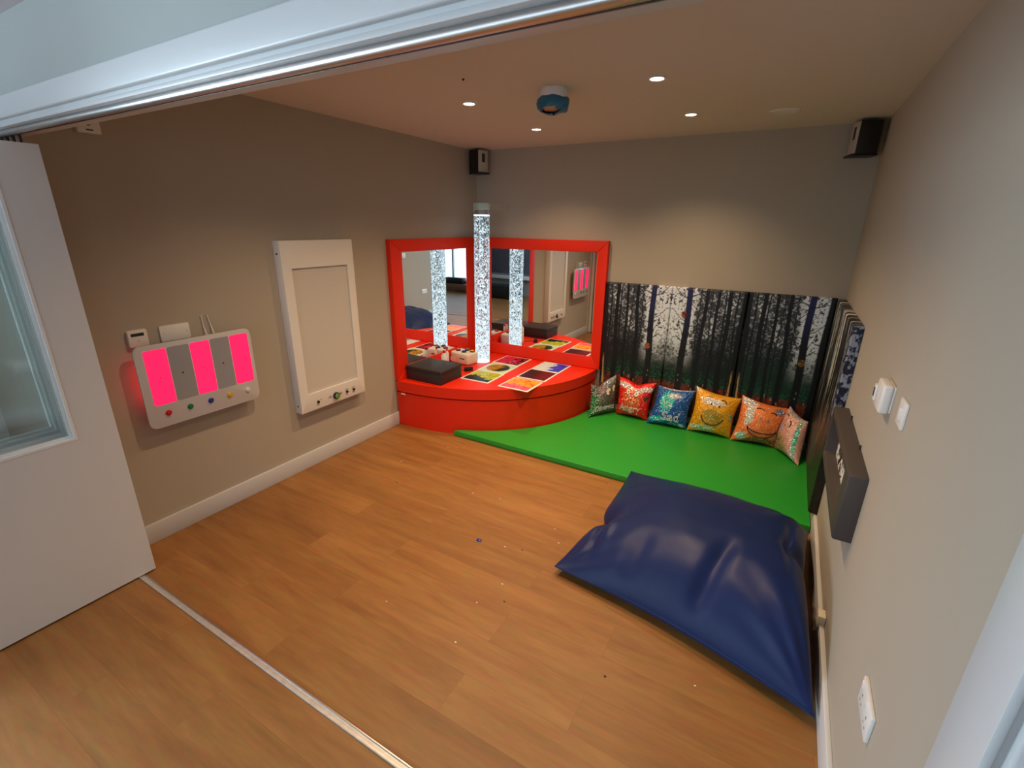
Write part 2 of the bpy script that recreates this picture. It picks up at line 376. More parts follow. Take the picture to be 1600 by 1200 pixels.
# ================================================================== SETTING
def build_room():
    struct('floor', MB().box(-1.2, -6.6, -0.1, 7.1, 0.12, 0.0), M['floor'])
    c = MB().box(-0.12, Y0, H, W + 0.12, 0.12, H + 0.1)
    struct('ceiling', c, M['ceiling'])
    struct('wall_left', MB().box(-0.12, Y0, 0, 0, 0.12, H), M['wall'])
    struct('wall_back', MB().box(0, 0, 0, W, 0.12, H), M['wall'])
    struct('wall_right', MB().box(W, Y0, 0, W + 0.12, 0.12, H), M['wall'])
    # wall with the wide opening: lintel and the two cheeks
    struct('wall_front_left', MB().box(-1.2, Y1, 0, -0.0005, Y0, 2.62), mat('dimmed_outer_cheek', (0.15, 0.155, 0.14), 0.7))  # colour darkened to stand in for less daylight behind the door glass
    f = MB().box(3.24, Y1, 0, 7.0, Y0, 2.62).box(0.0, Y1, 2.065, 3.24, Y0, 2.62)
    struct('wall_front', f, M['header'])
    # painted lining of the opening
    struct('trim_1', MB().box(0.0, Y1 - 0.014, 2.035, 3.24, Y0 + 0.001, 2.048, 0.003).box(0.0, Y1 + 0.002, 2.047, 3.24, Y0 + 0.001, 2.0655), M['white'])
    struct('trim_2', MB().box(3.2, Y1 - 0.014, 0, 3.213, Y0 + 0.001, 2.035, 0.003).box(3.212, Y1 + 0.002, 0, 3.2405, Y0 + 0.001, 2.035), M['white'])
    struct('trim_3', MB().box(-0.0005, Y1 - 0.012, 0, 0.022, Y0 + 0.001, 2.035, 0.003), M['white'])
    # moulded architrave on the outer side
    def moulding(mb, horizontal):
        for a, b, d, e in ((0.0125, 0.026, 0.006, 0.001), (0.024, 0.092, 0.020, 0.006)):
            if horizontal: mb.box(-0.06, Y1 - d, 2.035 + a, 3.292, Y1 + 0.001, 2.035 + b, e, 3)
            else: mb.box(3.2 + a, Y1 - d, 0, 3.2 + b, Y1 + 0.001, 2.048, e, 3)
        return mb
    struct('trim_4', moulding(MB(), True), M['white'])
    struct('trim_5', moulding(MB(), False), M['white'])
    struct('trim_6', MB().box(-0.06, Y1 - 0.016, 0, 0.016, Y1, 2.046, 0.004), M['bead'])
    # skirting boards
    def skirt(name, x0, y0, x1, y1):
        struct(name, MB().box(x0, y0, 0, x1, y1, 0.115, 0.003), M['white'])
    skirt('baseboard_left', 0.0, Y0, 0.018, -0.0, )
    skirt('baseboard_right', W - 0.018, Y0, W, 0.0)
    skirt('baseboard_back', 0.018, -0.018, W - 0.018, 0.0)
    # floor rail in the opening
    r = thing('floor_rail', (1.6, -3.449, 0), 'worn metal floor track of the folding doors across the wooden floor', 'rail')
    part('rail_base', MB().box(0.022, -3.464, 0.0005, 3.2, -3.436, 0.003), M['alu_dirty'], r)
    part('rail_lip', MB().box(0.022, -3.442, 0.003, 3.2, -3.436, 0.007, 0.001), M['alu'], r)
    part('rail_lip', MB().box(0.022, -3.464, 0.003, 3.2, -3.452, 0.006, 0.001), M['alu_dirty'], r)
    # overhead track
    t = thing('door_track', (1.6, -3.44, 2.035), 'shiny steel overhead door track running under the white lintel', 'track')
    part('track_tube', MB().box(0.023, -3.471, 2.015, 3.199, -3.448, 2.0345, 0.009, 5), M['alu'], t)
    part('track_slot', MB().box(0.023, -3.448, 2.020, 3.199, -3.436, 2.0345), M['dark'], t)
    part('track_lip', MB().box(0.023, -3.436, 2.019, 3.199, -3.434, 2.0345), M['alu'], t)
    # folding door leaves, stacked at the left
    for k in range(4):
        x1 = 0.262 - k * 0.0625; x0 = x1 - 0.040
        ya, yb = -4.185, -3.387; g0, g1, z0, z1 = -4.042, -3.532, 0.803, 1.858
        zb, zt = 0.010, 1.993
        mb = MB().box(x0, ya, zb, x1, g0, zt).box(x0, g1, zb, x1, yb, zt).box(x0, g0, zb, x1, g1, z0).box(x0, g0, z1, x1, g1, zt)
        bm = mb.bm; bmesh.ops.remove_doubles(bm, verts=bm.verts, dist=1e-5)
        d = struct('door_%d' % (k + 1), mb, M['door'], origin=(0.2, -3.42, 0))
        bead = MB()
        for t0, w in ((0.004, 0.010), (0.014, 0.022)):
            xa = x1 - t0 - 0.008; xb = x1 - t0 + (0.006 if t0 < 0.01 else 0)
            bead.box(xa, g0, z0, xb, g0 + w, z1).box(xa, g1 - w, z0, xb, g1, z1)
            bead.box(xa, g0 + w, z0, xb, g1 - w, z0 + w).box(xa, g0 + w, z1 - w, xb, g1 - w, z1)
            bead.box(x0 + 0.002, g0, z0, x0 + 0.010, g0 + w, z1).box(x0 + 0.002, g1 - w, z0, x0 + 0.010, g1, z1)
        part('glazing_bead', bead, M['bead'], d, smooth=False)
        xm = (x0 + x1) / 2 - 0.002
        part('glass_pane', MB().box(xm, g0, z0, xm + 0.005, g1, z1), M['glass'], d, smooth=False)
        part('hanger', MB().cyl((x1 - 0.02, -3.430, 1.99), (x1 - 0.02, -3.430, 2.03), 0.005), M['dark'], d)
    # groove line around the glass on the nearest leaf is the outer edge of a thin planted bead
    # ---------------- adjoining room (seen through the mirrors and the door glass)
    struct('wall_outer_left', MB().box(-1.2, -4.85, 0, -1.1, Y1, 2.62).box(-1.2, -6.6, 0, -1.1, -6.4, 2.62).box(-1.2, -6.4, 0, -1.1, -4.85, 0.75).box(-1.2, -6.4, 2.2, -1.1, -4.85, 2.62), M['header'])
    struct('wall_outer_right', MB().box(6.9, -6.6, 0, 7.0, Y1, 2.62), M['header'])
    b = MB().box(-1.1, -6.6, 0, 0.0, -6.5, 2.62).box(0.0, -6.6, 0, 2.4, -6.5, 0.75).box(0.0, -6.6, 2.2, 2.4, -6.5, 2.62)
    b.box(2.4, -6.6, 0, 4.4, -6.5, 2.62).box(4.4, -6.6, 0, 6.1, -6.5, 0.22).box(4.4, -6.6, 2.15, 6.1, -6.5, 2.62).box(6.1, -6.6, 0, 6.9, -6.5, 2.62)
    struct('wall_outer_back', b, M['header'])
    struct('ceiling_outer', MB().box(-1.2, -6.6, 2.345, 7.0, Y1, 2.45), mat('lilac_ceiling', (0.62, 0.57, 0.60), 0.8))
    def window(n, x0, x1, z0, z1, horiz=True, y=-6.55, bars=2):
        f = MB(); w = 0.05
        def bx(a, b_, c, d):
            if horiz: f.box(a, y - 0.03, c, b_, y + 0.03, d)
            else: f.box(y - 0.03, a, c, y + 0.03, b_, d)
        bx(x0, x1, z0, z0 + w); bx(x0, x1, z1 - w, z1); bx(x0, x0 + w, z0 + w, z1 - w); bx(x1 - w, x1, z0 + w, z1 - w)
        for k in range(1, bars):
            c = x0 + (x1 - x0) * k / bars; bx(c - 0.025, c + 0.025, z0 + w, z1 - w)
        o = struct('window_%d' % n, f, M['white'])
        g = MB()
        if horiz: g.box(x0 + w, y - 0.004, z0 + w, x1 - w, y + 0.004, z1 - w)
        else: g.box(y - 0.004, x0 + w, z0 + w, y + 0.004, x1 - w, z1 - w)
        part('glass_pane', g, M['glass'], o, smooth=False)
    window(1, 0.0, 2.4, 0.75, 2.2, bars=3)  # unseen window, put in for lighting
    window(2, 4.4, 6.1, 0.22, 2.15)
    window(3, -6.4, -4.85, 0.75, 2.2, horiz=False, y=-1.15)
build_room()

# things in the adjoining room that show in the mirrors
single('wall_board', MB().box(2.5, -6.5, 0.55, 4.2, -6.46, 2.0, 0.004), M['board'], (3.35, -6.5, 0.55), 'dark slate-grey textured board on the far wall, seen in the right mirror', 'board')
single('wall_ledge', MB().box(2.5, -6.5, 0.42, 4.2, -6.36, 0.50, 0.004), M['plastic'], (3.35, -6.45, 0.42), 'white ledge under the dark board, seen in the right mirror', 'shelf')
single('black_trunk', MB().box(2.9, -6.3, 0.0, 4.0, -5.8, 0.30, 0.02), M['black'], (3.45, -6.05, 0), 'low black trunk on the floor, seen in the right mirror', 'trunk')
single('window_bench', MB().box(4.3, -6.5, 0.0, 6.2, -6.25, 0.20, 0.01), M['sill'], (5.2, -6.4, 0), 'low brown wooden bench under the bright window, seen in the left mirror', 'bench')
single('equipment_case', MB().box(4.75, -6.45, 0.20, 5.35, -6.27, 0.36, 0.02), M['black'], (5.05, -6.35, 0.2), 'small black case on the bench under the bright window', 'case')

# ================================================================== CEILING FITTINGS
def downlight(x, y, label, group='recessed downlights in the ceiling'):
    t = thing('downlight', (x, y, H), label, 'downlight', group)
    part('trim_ring', MB().lathe([(0.030, -0.001), (0.043, -0.001), (0.045, -0.004), (0.043, -0.006), (0.034, -0.005), (0.030, -0.001)], (x, y, H - 0.0002)), M['plastic'], t)
    part('lens', MB().lathe([(0.0001, -0.0035), (0.031, -0.0035), (0.031, -0.001), (0.0001, -0.001)], (x, y, H)), M['lens'], t, 'glowing warm white lens')
    downlight_lamp(x, y)
downlight(1.04, -1.607, 'lit round ceiling downlight nearest the left wall, leftmost of the four')
downlight(1.04, -0.740, 'lit round ceiling downlight nearest the corner speaker over the mirrors')
downlight(2.14, -1.615, 'lit round ceiling downlight nearest the camera, right of the blue covered detector')
downlight(2.14, -0.750, 'lit round ceiling downlight closest to the faint ceiling disc, rightmost of the four')
downlight_lamp(1.04, -2.48); downlight_lamp(2.14, -2.48)   # the row hidden behind the lintel

t = thing('smoke_detector', (1.615, -1.66, H), 'ceiling smoke detector wrapped in a torn blue plastic cover', 'smoke detector')
part('base', MB().lathe([(0.0001, 0), (0.072, 0), (0.074, -0.012), (0.074, -0.040), (0.070, -0.048), (0.0001, -0.048)], (1.615, -1.66, H)), M['plastic'], t, 'white round base')
def cover():
    b = bmesh.new(); seg = 40; prof = [(0.073, -0.040), (0.083, -0.052), (0.086, -0.072), (0.080, -0.092), (0.066, -0.106), (0.040, -0.112), (0.012, -0.114)]
    rings = []
    for j, (r, h) in enumerate(prof):
        rings.append([b.verts.new((1.615 + (r + 0.004 * math.sin(5 * a + j)) * math.cos(a), -1.66 + (r + 0.004 * math.sin(5 * a + j)) * math.sin(a), H + h + 0.004 * math.sin(3 * a + j))) for a in [2 * math.pi * k / seg for k in range(seg)]])
    for j, (p, q) in enumerate(zip(rings, rings[1:])):
        for k in range(seg):
            a = 360 * k / seg
            if j >= 4 and 190 < a < 330: continue      # the tear at the front
            if j == 3 and 235 < a < 300: continue
            b.faces.new((p[k], p[(k + 1) % seg], q[(k + 1) % seg], q[k]))
    me = bpy.data.meshes.new('c'); b.to_mesh(me); b.free(); return me
part('plastic_cover', cover(), M['cover_blue'], t, 'torn dark blue plastic cover')
part('sensor_head', MB().lathe([(0.0001, -0.046), (0.062, -0.046), (0.060, -0.085), (0.045, -0.098), (0.0001, -0.10)], (1.615, -1.66, H)), M['peach'], t)
t = thing('ceiling_plate', (2.655, -0.585, H), 'faint round blanking plate on the ceiling near the right speaker', 'ceiling plate')
part('disc', MB().lathe([(0.0001, -0.004), (0.070, -0.006), (0.082, -0.004), (0.087, 0)], (2.655, -0.585, H)), M['plastic'], t)
part('clip', MB().box(2.572, -0.62, H - 0.011, 2.592, -0.575, H - 0.004, 0.003), M['ceiling'], t)
part('clip', MB().box(2.718, -0.60, H - 0.011, 2.738, -0.555, H - 0.004, 0.003), M['ceiling'], t)
single('ceiling_hook', MB().sphere((1.30, -2.03, H - 0.003), 0.006), M['dark'], (1.30, -2.03, H), 'tiny dark fixing point on the ceiling near the door track', 'hook')

def speaker(cx, cy, sx, label):
    phi = math.radians(14)
    n = Vector((sx * math.cos(phi), -math.sin(phi), 0)); s_ = Vector((-n.y, n.x, 0))
    m = Matrix(((n.x, s_.x, 0, cx), (n.y, s_.y, 0, cy), (0, 0, 1, 0), (0, 0, 0, 1)))
    t = thing('wall_speaker', (cx, cy, 2.17), label, 'speaker', 'corner speakers')
    part('cabinet', MB().box(-0.065, -0.062, 2.19, 0.058, 0.062, 2.385, 0.004, mtx=m), M['black'], t)
    bf = part('baffle', MB().box(0.058, -0.060, 2.193, 0.066, 0.060, 2.383, 0.004, mtx=m), mat('grey_baffle', (0.50, 0.47, 0.44), 0.5), t, 'pale grey front')
    part('driver', MB().box(0.066, -0.018, 2.28, 0.0675, 0.018, 2.355, 0.0005, mtx=m), M['dark'], bf, 'black oval driver slot')
    part('bracket', MB().box(-0.07, -0.066, 2.178, 0.085, 0.066, 2.190, 0.003, mtx=m), M['black'], t)
    part('wall_mount', MB().box(-0.02, (0.02 if sx > 0 else -0.075), 2.25, 0.02, (0.075 if sx > 0 else -0.02), 2.32, mtx=m), M['black'], t)
speaker(0.105, -0.115, 1, 'black corner speaker with pale front high above the red mirrors')
speaker(3.125, -0.115, -1, 'black speaker high in the right corner, shadowed against the wall')

# ================================================================== LEFT WALL
t = thing('ceiling_sensor', (0.0, -3.12, 2.09), 'small white sensor box high on the left wall under the lintel', 'sensor')
part('housing', MB().box(0, -3.165, 2.088, 0.032, -3.078, 2.14, 0.003), M['plastic'], t)
part('slot', MB().box(0.032, -3.135, 2.098, 0.0328, -3.108, 2.103), M['dark'], t); part('slot', MB().box(0.032, -3.128, 2.118, 0.0328, -3.115, 2.122), M['dark'], t)

t = thing('room_controller', (0.0, -3.125, 1.105), 'square white room controller with dark display left of the blank plate', 'thermostat')
part('housing', MB().plate(0.0, -3.168, 1.104, -3.083, 1.190, 0.020, 0.006, bev=0.002), M['plastic'], t)
part('display', MB().box(0.020, -3.156, 1.158, 0.0206, -3.098, 1.174), M['dark'], t, 'dark display strip')
part('button', MB().lathe([(0.0001, 0.002), (0.005, 0.002), (0.006, 0)], (0.020, -3.126, 1.134), 'X'), M['cream'], t)
t = thing('blank_wall_plate', (0.0, -2.947, 1.105), 'white double blanking plate above the glowing red panel', 'wall plate')
part('plate', MB().plate(0.0, -3.020, 1.104, -2.873, 1.188, 0.010, 0.005, bev=0.002), M['plastic'], t)
for yy in (-3.005, -2.888): part('screw', MB().lathe([(0.0001, 0.0012), (0.003, 0.001), (0.0035, 0)], (0.010, yy, 1.146), 'X'), M['alu_dirty'], t)

# interactive light panel
t = thing('sensory_light_panel', (0.0, -2.88, 0.66), 'frosted wall panel with three glowing red windows and five coloured buttons', 'light panel')
part('housing', MB().box(0, -3.11, 0.75, 0.058, -2.66, 1.06, 0.006), M['frost'], t)
part('cover_sheet', MB().plate(0.058, -3.187, 0.664, -2.574, 1.112, 0.012, 0.035, 8, bev=0.003), M['frost'], t, 'pale frosted acrylic sheet with rounded corners')
for a, b in ((-3.146, -3.038), (-2.921, -2.817), (-2.703, -2.594)):
    part('lit_window', MB().plate(0.0701, a, 0.787, b, 1.086, 0.0008, 0.012), M['lit'], t, 'glowing pink-red window')
for a, b in ((-3.034, -2.925), (-2.813, -2.707)):
    part('dark_window', MB().plate(0.0701, a, 0.787, b, 1.086, 0.0006, 0.010), M['frost_dim'], t, 'unlit grey window')
for y in (-2.98, -2.76): part('screw', MB().lathe([(0.0001, 0.002), (0.0035, 0.002), (0.0045, 0)], (0.0708, y, 0.935), 'X'), M['dark'], t)
for y in (-3.092, -2.869, -2.648): part('screw', MB().lathe([(0.0001, 0.002), (0.0025, 0.002), (0.003, 0)], (0.0709, y, 0.935), 'X'), M['b_red'], t)
for y, k, l in ((-3.091, 'b_red', 'red'), (-2.980, 'b_green', 'green'), (-2.868, 'b_blue', 'blue'), (-2.758, 'b_yellow', 'yellow'), (-2.646, 'b_white', 'white')):
    part('push_button', MB().lathe([(0.015, 0), (0.015, 0.005), (0.013, 0.007), (0.011, 0.005), (0.010, 0.010), (0.0001, 0.012)], (0.070, y, 0.736), 'X'), M[k], t, l + ' push button')
for y0, y1 in ((-2.80, -2.797), (-2.768, -2.757)):
    part('cable', MB().tube([(0.006, y0, 1.215), (0.006, y1, 1.15), (0.03, y1, 1.10)], 0.0035), M['plastic'], t)
part('light_strip', MB().box(0.010, -3.135, 0.80, 0.05, -3.115, 1.02), emis('hidden_led', (1.0, 0.03, 0.05), 3.0), t, 'red light source behind the sheet')

# tall white light box
t = thing('light_box', (0.0, -2.0, 0.446), 'tall white wall box with unlit pale screen and row of knobs', 'light box')
ya, yb, za, zb = -2.297, -1.716, 0.446, 1.610
def ring_mesh(x0, x1, outer, inner, bev=0.003):
    b = bmesh.new(); L4 = []
    for x in (x1, x0):
        for (a0, c0, a1, c1) in (outer, inner): L4.append([b.verts.new((x, y, z)) for y, z in ((a0, c0), (a1, c0), (a1, c1), (a0, c1))])
    vo, vi, wo, wi = L4
    for k in range(4):
        q = (k + 1) % 4
        for f4 in ((vo[k], vo[q], vi[q], vi[k]), (wo[k], wo[q], wi[q], wi[k]), (vo[k], vo[q], wo[q], wo[k]), (vi[k], vi[q], wi[q], wi[k])): b.faces.new(f4)
    bmesh.ops.recalc_face_normals(b, faces=b.faces)
    if bev: bmesh.ops.bevel(b, geom=[e for e in b.edges if any(v in vo for v in e.verts)], offset=bev, segments=2, profile=0.5, affect='EDGES')
    me = bpy.data.meshes.new('ring'); b.to_mesh(me); b.free(); return me
part('case', ring_mesh(0.002, 0.069, (ya, za, yb, zb), (-2.231, 0.571, -1.778, 1.437), 0.002), M['plastic_w'], t)
part('screen', MB().box(0.030, -2.231, 0.571, 0.056, -1.778, 1.437), M['screen'], t, 'unlit pale diffuser screen')
for y, z in ((ya, 1.53), (ya, 0.50)): part('screw', MB().cyl((0.034, ya - 0.002, z), (0.034, ya, z), 0.006), M['ink'], t)
for y in (-2.159, -1.898, -1.832): part('knob', MB().lathe([(0.010, 0), (0.009, 0.010), (0.0001, 0.011)], (0.069, y, 0.498), 'X'), M['ink'], t, 'small black knob')
dial = part('knob', MB().lathe([(0.026, 0), (0.026, 0.018), (0.023, 0.022), (0.018, 0.024)], (0.069, -2.001, 0.498), 'X'), M['ink'], t, 'large dial with steel face')
part('dial_face', MB().lathe([(0.0001, 0.025), (0.019, 0.025), (0.021, 0.022)], (0.0692, -2.001, 0.498), 'X'), M['chrome'], dial)
for y in (-2.159, -1.898, -1.832):
    part('printed_mark', MB().box(0.0690, y - 0.011, 0.476, 0.0694, y + 0.009, 0.479), M['ink'], t); g = MB()
    if y > -2.1:
        g.tube([(0.0692, y + 0.018 * math.cos(a), 0.500 + 0.018 * math.sin(a)) for a in [math.radians(q) for q in range(30, 151, 15)]], 0.0014)
    else: g.tube([(0.0692, y + 0.020, 0.512), (0.0692, y + 0.030, 0.509), (0.0692, y + 0.026, 0.503)], 0.0014)
    part('printed_mark', g, M['ink'], t)
for dy, s in ((-0.052, 1), (0.045, 1)):
    c = -2.001 + dy; g = MB()
    for q in range(4): g.box(0.0690, c - 0.016 + q * 0.009, 0.492 + 0.004 * (q % 2), 0.0694, c - 0.011 + q * 0.009, 0.500 + 0.006 * (q % 3))
    part('printed_mark', g, M['ink'], t)

# ================================================================== CORNER PLINTH AND MIRRORS
PT = 0.415
def arc(rx, ry, n=56, e=2.15, x0=0.012, y0=-0.012):
    pts = [(x0, y0)]
    for k in range(n + 1):
        a = math.pi / 2 * k / n
        c = abs(math.cos(a)) ** (2 / e); s = abs(math.sin(a)) ** (2 / e)
        pts.append((x0 + (ry if 0 else rx) * s, y0 - ry * c))
    return pts
t = thing('corner_plinth', (0.6, -0.6, 0), 'red padded quarter-round plinth filling the corner under the mirrors', 'plinth')
part('base', MB().prism([(0.02, -0.02)] + [(x + 0.008 if i == 1 else x, y) for i, (x, y) in enumerate(arc(1.372, 1.295))][1:-1] + [(1.384, -0.02)], 0.0, 0.310, 0.006), M['red'], t)
part('top_pad', MB().prism([(0.02, -0.02)] + [(max(x, 0.02), y) for x, y in arc(1.380, 1.303)][1:-1] + [(1.392, -0.02)], 0.322, PT, 0.012, 4), M['red'], t)
part('zip_tag', MB().box(0.075, -1.3235, 0.300, 0.118, -1.312, 0.309, 0.001), M['b_white'], t, 'small white zip tag in the seam')

def padded_frame(name, wall, a0, a1, label, g0, g1, seam_side):
    """wall 'L': on x=0 running along -y; wall 'B': on y=0 running along x"""
    z0, z1, T = PT + 0.002, 1.600, 0.050; gz0, gz1 = 0.538, 1.498
    t = thing(name, ((0.02, -0.65, z0) if wall == 'L' else (0.75, -0.02, z0)), label, 'mirror')
    mp = (lambda u, d: (d, -u)) if wall == 'L' else (lambda u, d: (u, -d))
    def pad(poly):
        b = bmesh.new(); lo = [b.verts.new((*mp(u, 0.0005), z)) for u, z in poly]; hi = [b.verts.new((*mp(u, T), z)) for u, z in poly]
        b.faces.new(lo); b.faces.new(hi); n = len(poly)
        for k in range(n): b.faces.new((lo[k], lo[(k + 1) % n], hi[(k + 1) % n], hi[k]))
        bmesh.ops.recalc_face_normals(b, faces=b.faces)
        es = [e for e in b.edges if all(v in hi for v in e.verts)]
        bmesh.ops.bevel(b, geom=es, offset=0.007, segments=3, profile=0.5, affect='EDGES')
        me = bpy.data.meshes.new('pad'); b.to_mesh(me); b.free(); return me
    for nm, poly in (('top_pad', [(a0, z1), (a1, z1), (g1, gz1), (g0, gz1)]), ('bottom_pad', [(a0, z0), (a1, z0), (g1, gz0), (g0, gz0)]),
                     ('side_pad', [(a0, z0), (g0, gz0), (g0, gz1), (a0, z1)]), ('side_pad', [(a1, z0), (g1, gz0), (g1, gz1), (a1, z1)])):
        part(nm, pad(poly), M['red'], t)
    mb = MB(); (xa, ya_), (xb, yb_) = mp(g0 - 0.01, 0.001), mp(g1 + 0.01, T - 0.004)
    part('mirror_glass', mb.box(min(xa, xb), min(ya_, yb_), gz0 - 0.01, max(xa, xb), max(ya_, yb_), gz1 + 0.01), M['mirror'], t, 'mirror glass', smooth=False)
padded_frame('padded_mirror', 'L', 0.052, 1.310, 'red padded frame mirror on the left wall beside the white box', 0.260, 1.180, 0)
padded_frame('padded_mirror', 'B', 0.0, 1.425, 'red padded frame mirror on the back wall beside the forest panels', 0.205, 1.330, 0)

# bubble tube
tx, ty = 0.31, -0.38
t = thing('bubble_tube', (tx, ty, PT), 'tall clear bubble tube glowing white in front of the mirrors', 'bubble tube')
part('tube_wall', MB().cyl((tx, ty, PT), (tx, ty, 1.852), 0.0765, seg=48, cap=False), M['acrylic'], t, 'clear acrylic tube')
o = part('bubble_column', MB().cyl((tx, ty, PT + 0.004), (tx, ty, 1.800), 0.072, seg=48, cap=False), M['bubbles'], t, 'bright white bubbles in water'); o['kind'] = 'stuff'
part('water_surface', MB().cyl((tx, ty, 1.797), (tx, ty, 1.808), 0.073, seg=48), emis('water_surface', (0.85, 0.97, 1.0), 1.3), t, 'bright water line')
part('base_light', MB().cyl((tx, ty, PT + 0.0005), (tx, ty, PT + 0.006), 0.070, seg=48), M['tube_light'], t, 'white light under the water')
part('cap', MB().cyl((tx, ty, 1.853), (tx, ty, 1.906), 0.078, seg=48), M['cap'], t, 'pale green translucent cap')
part('bracket', MB().box(tx + 0.055, ty, 1.852, tx + 0.063, -0.0005, 1.905).box(tx + 0.055, -0.006, 1.852, tx + 0.125, -0.0005, 1.905), M['clear_plate'], t, 'clear acrylic wall bracket')
part('screw', MB().cyl((tx + 0.105, -0.010, 1.878), (tx + 0.105, -0.006, 1.878), 0.005), M['alu'], t)

# storage box with a hinged lid
def rot_box(cx, cy, ang): return Matrix.Translation((cx, cy, 0)) @ Matrix.Rotation(ang, 4, 'Z')
m = rot_box(0.252, -1.072, math.radians(0.5))
t = thing('storage_box', (0.252, -1.072, PT), 'black lidded box on the red plinth beside the left mirror', 'box')
part('body', MB().box(-0.190, -0.151, PT, 0.190, 0.151, 0.515, 0.006, mtx=m), M['blackbox'], t)
part('lid', MB().box(-0.195, -0.156, 0.510, 0.195, 0.156, 0.540, 0.006, 3, mtx=m), M['blackbox'], t)
# cream controller with four buttons
m = rot_box(0.190, -0.522, math.radians(-8))
t = thing('switch_box', (0.190, -0.522, PT), 'cream switch box with four coloured buttons at the foot of the bubble tube', 'switch box')
part('body', MB().box(-0.120, -0.080, PT, 0.118, 0.080, 0.532, 0.022, 4, mtx=m), M['cream'], t)
for (bx_, by_), k, l in (((-0.062, -0.022), 'b_red', 'red'), ((0.0, 0.042), 'b_green', 'green'), ((0.022, -0.030), 'b_blue', 'dark blue'), ((0.078, 0.030), 'b_yellow', 'yellow')):
    b = MB(); c = m @ Vector((bx_, by_, 0)); b.lathe([(0.019, 0.0), (0.019, 0.006), (0.016, 0.010), (0.0001, 0.011)], (c.x, c.y, 0.538))
    pb = part('push_button', b, M[k], t, l + ' push button')
    part('button_rim', MB().lathe([(0.025, 0), (0.025, 0.008), (0.0195, 0.010)], (c.x, c.y, 0.531)), M['ink'], pb)
for k, (a, w) in enumerate(((0.010, 0.014), (0.027, 0.012), (0.042, 0.008), (0.054, 0.018))):
    part('printed_mark', MB().box(a, -0.0806, 0.468 + 0.002 * (k % 2), a + w, -0.0800, 0.484 - 0.003 * (k % 2), mtx=m), M['ink'], t)
part('sticker', MB().box(-0.118, -0.0806, 0.432, -0.050, -0.0800, 0.475, mtx=m), M['plastic'], t)
t = thing('power_adapter', (0.40, -0.73, PT), 'small black power adapter between the black box and the gel tiles', 'adapter')
m = rot_box(0.385, -0.735, math.radians(62))
part('body', MB().box(-0.040, -0.020, PT, 0.040, 0.020, 0.452, 0.004, mtx=m), M['black'], t)
part('cord', MB().tube([(0.365, -0.765, PT + 0.012), (0.33, -0.76, PT + 0.006), (0.29, -0.70, PT + 0.005), (0.25, -0.62, PT + 0.005), (0.235, -0.585, PT + 0.012)], 0.003), M['black'], t)
# bottles standing behind the black box, visible in the mirrors
def bottle(x, y, r, h, label, mark):
    t = thing('spray_bottle', (x, y, PT), label, 'bottle')
    part('body', MB().lathe([(r, 0), (r, h * 0.72), (r * 0.45, h * 0.86), (r * 0.4, h * 0.9)], (x, y, PT)), M['plastic'], t)
    part('cap', MB().lathe([(r * 0.5, h * 0.88), (r * 0.5, h), (0.0001, h)], (x, y, PT)), M['b_red'], t, 'red cap')
    if mark: part('label', MB().box(x - 0.02, y + r, PT + 0.04, x + 0.02, y + r + 0.001, PT + 0.08), M['ink'], t)
bottle(0.155, -0.80, 0.030, 0.180, 'white bottle with red cap behind the black box, nearer to it', True)
bottle(0.110, -0.70, 0.018, 0.170, 'slim white bottle with red cap between box and switch box', False)

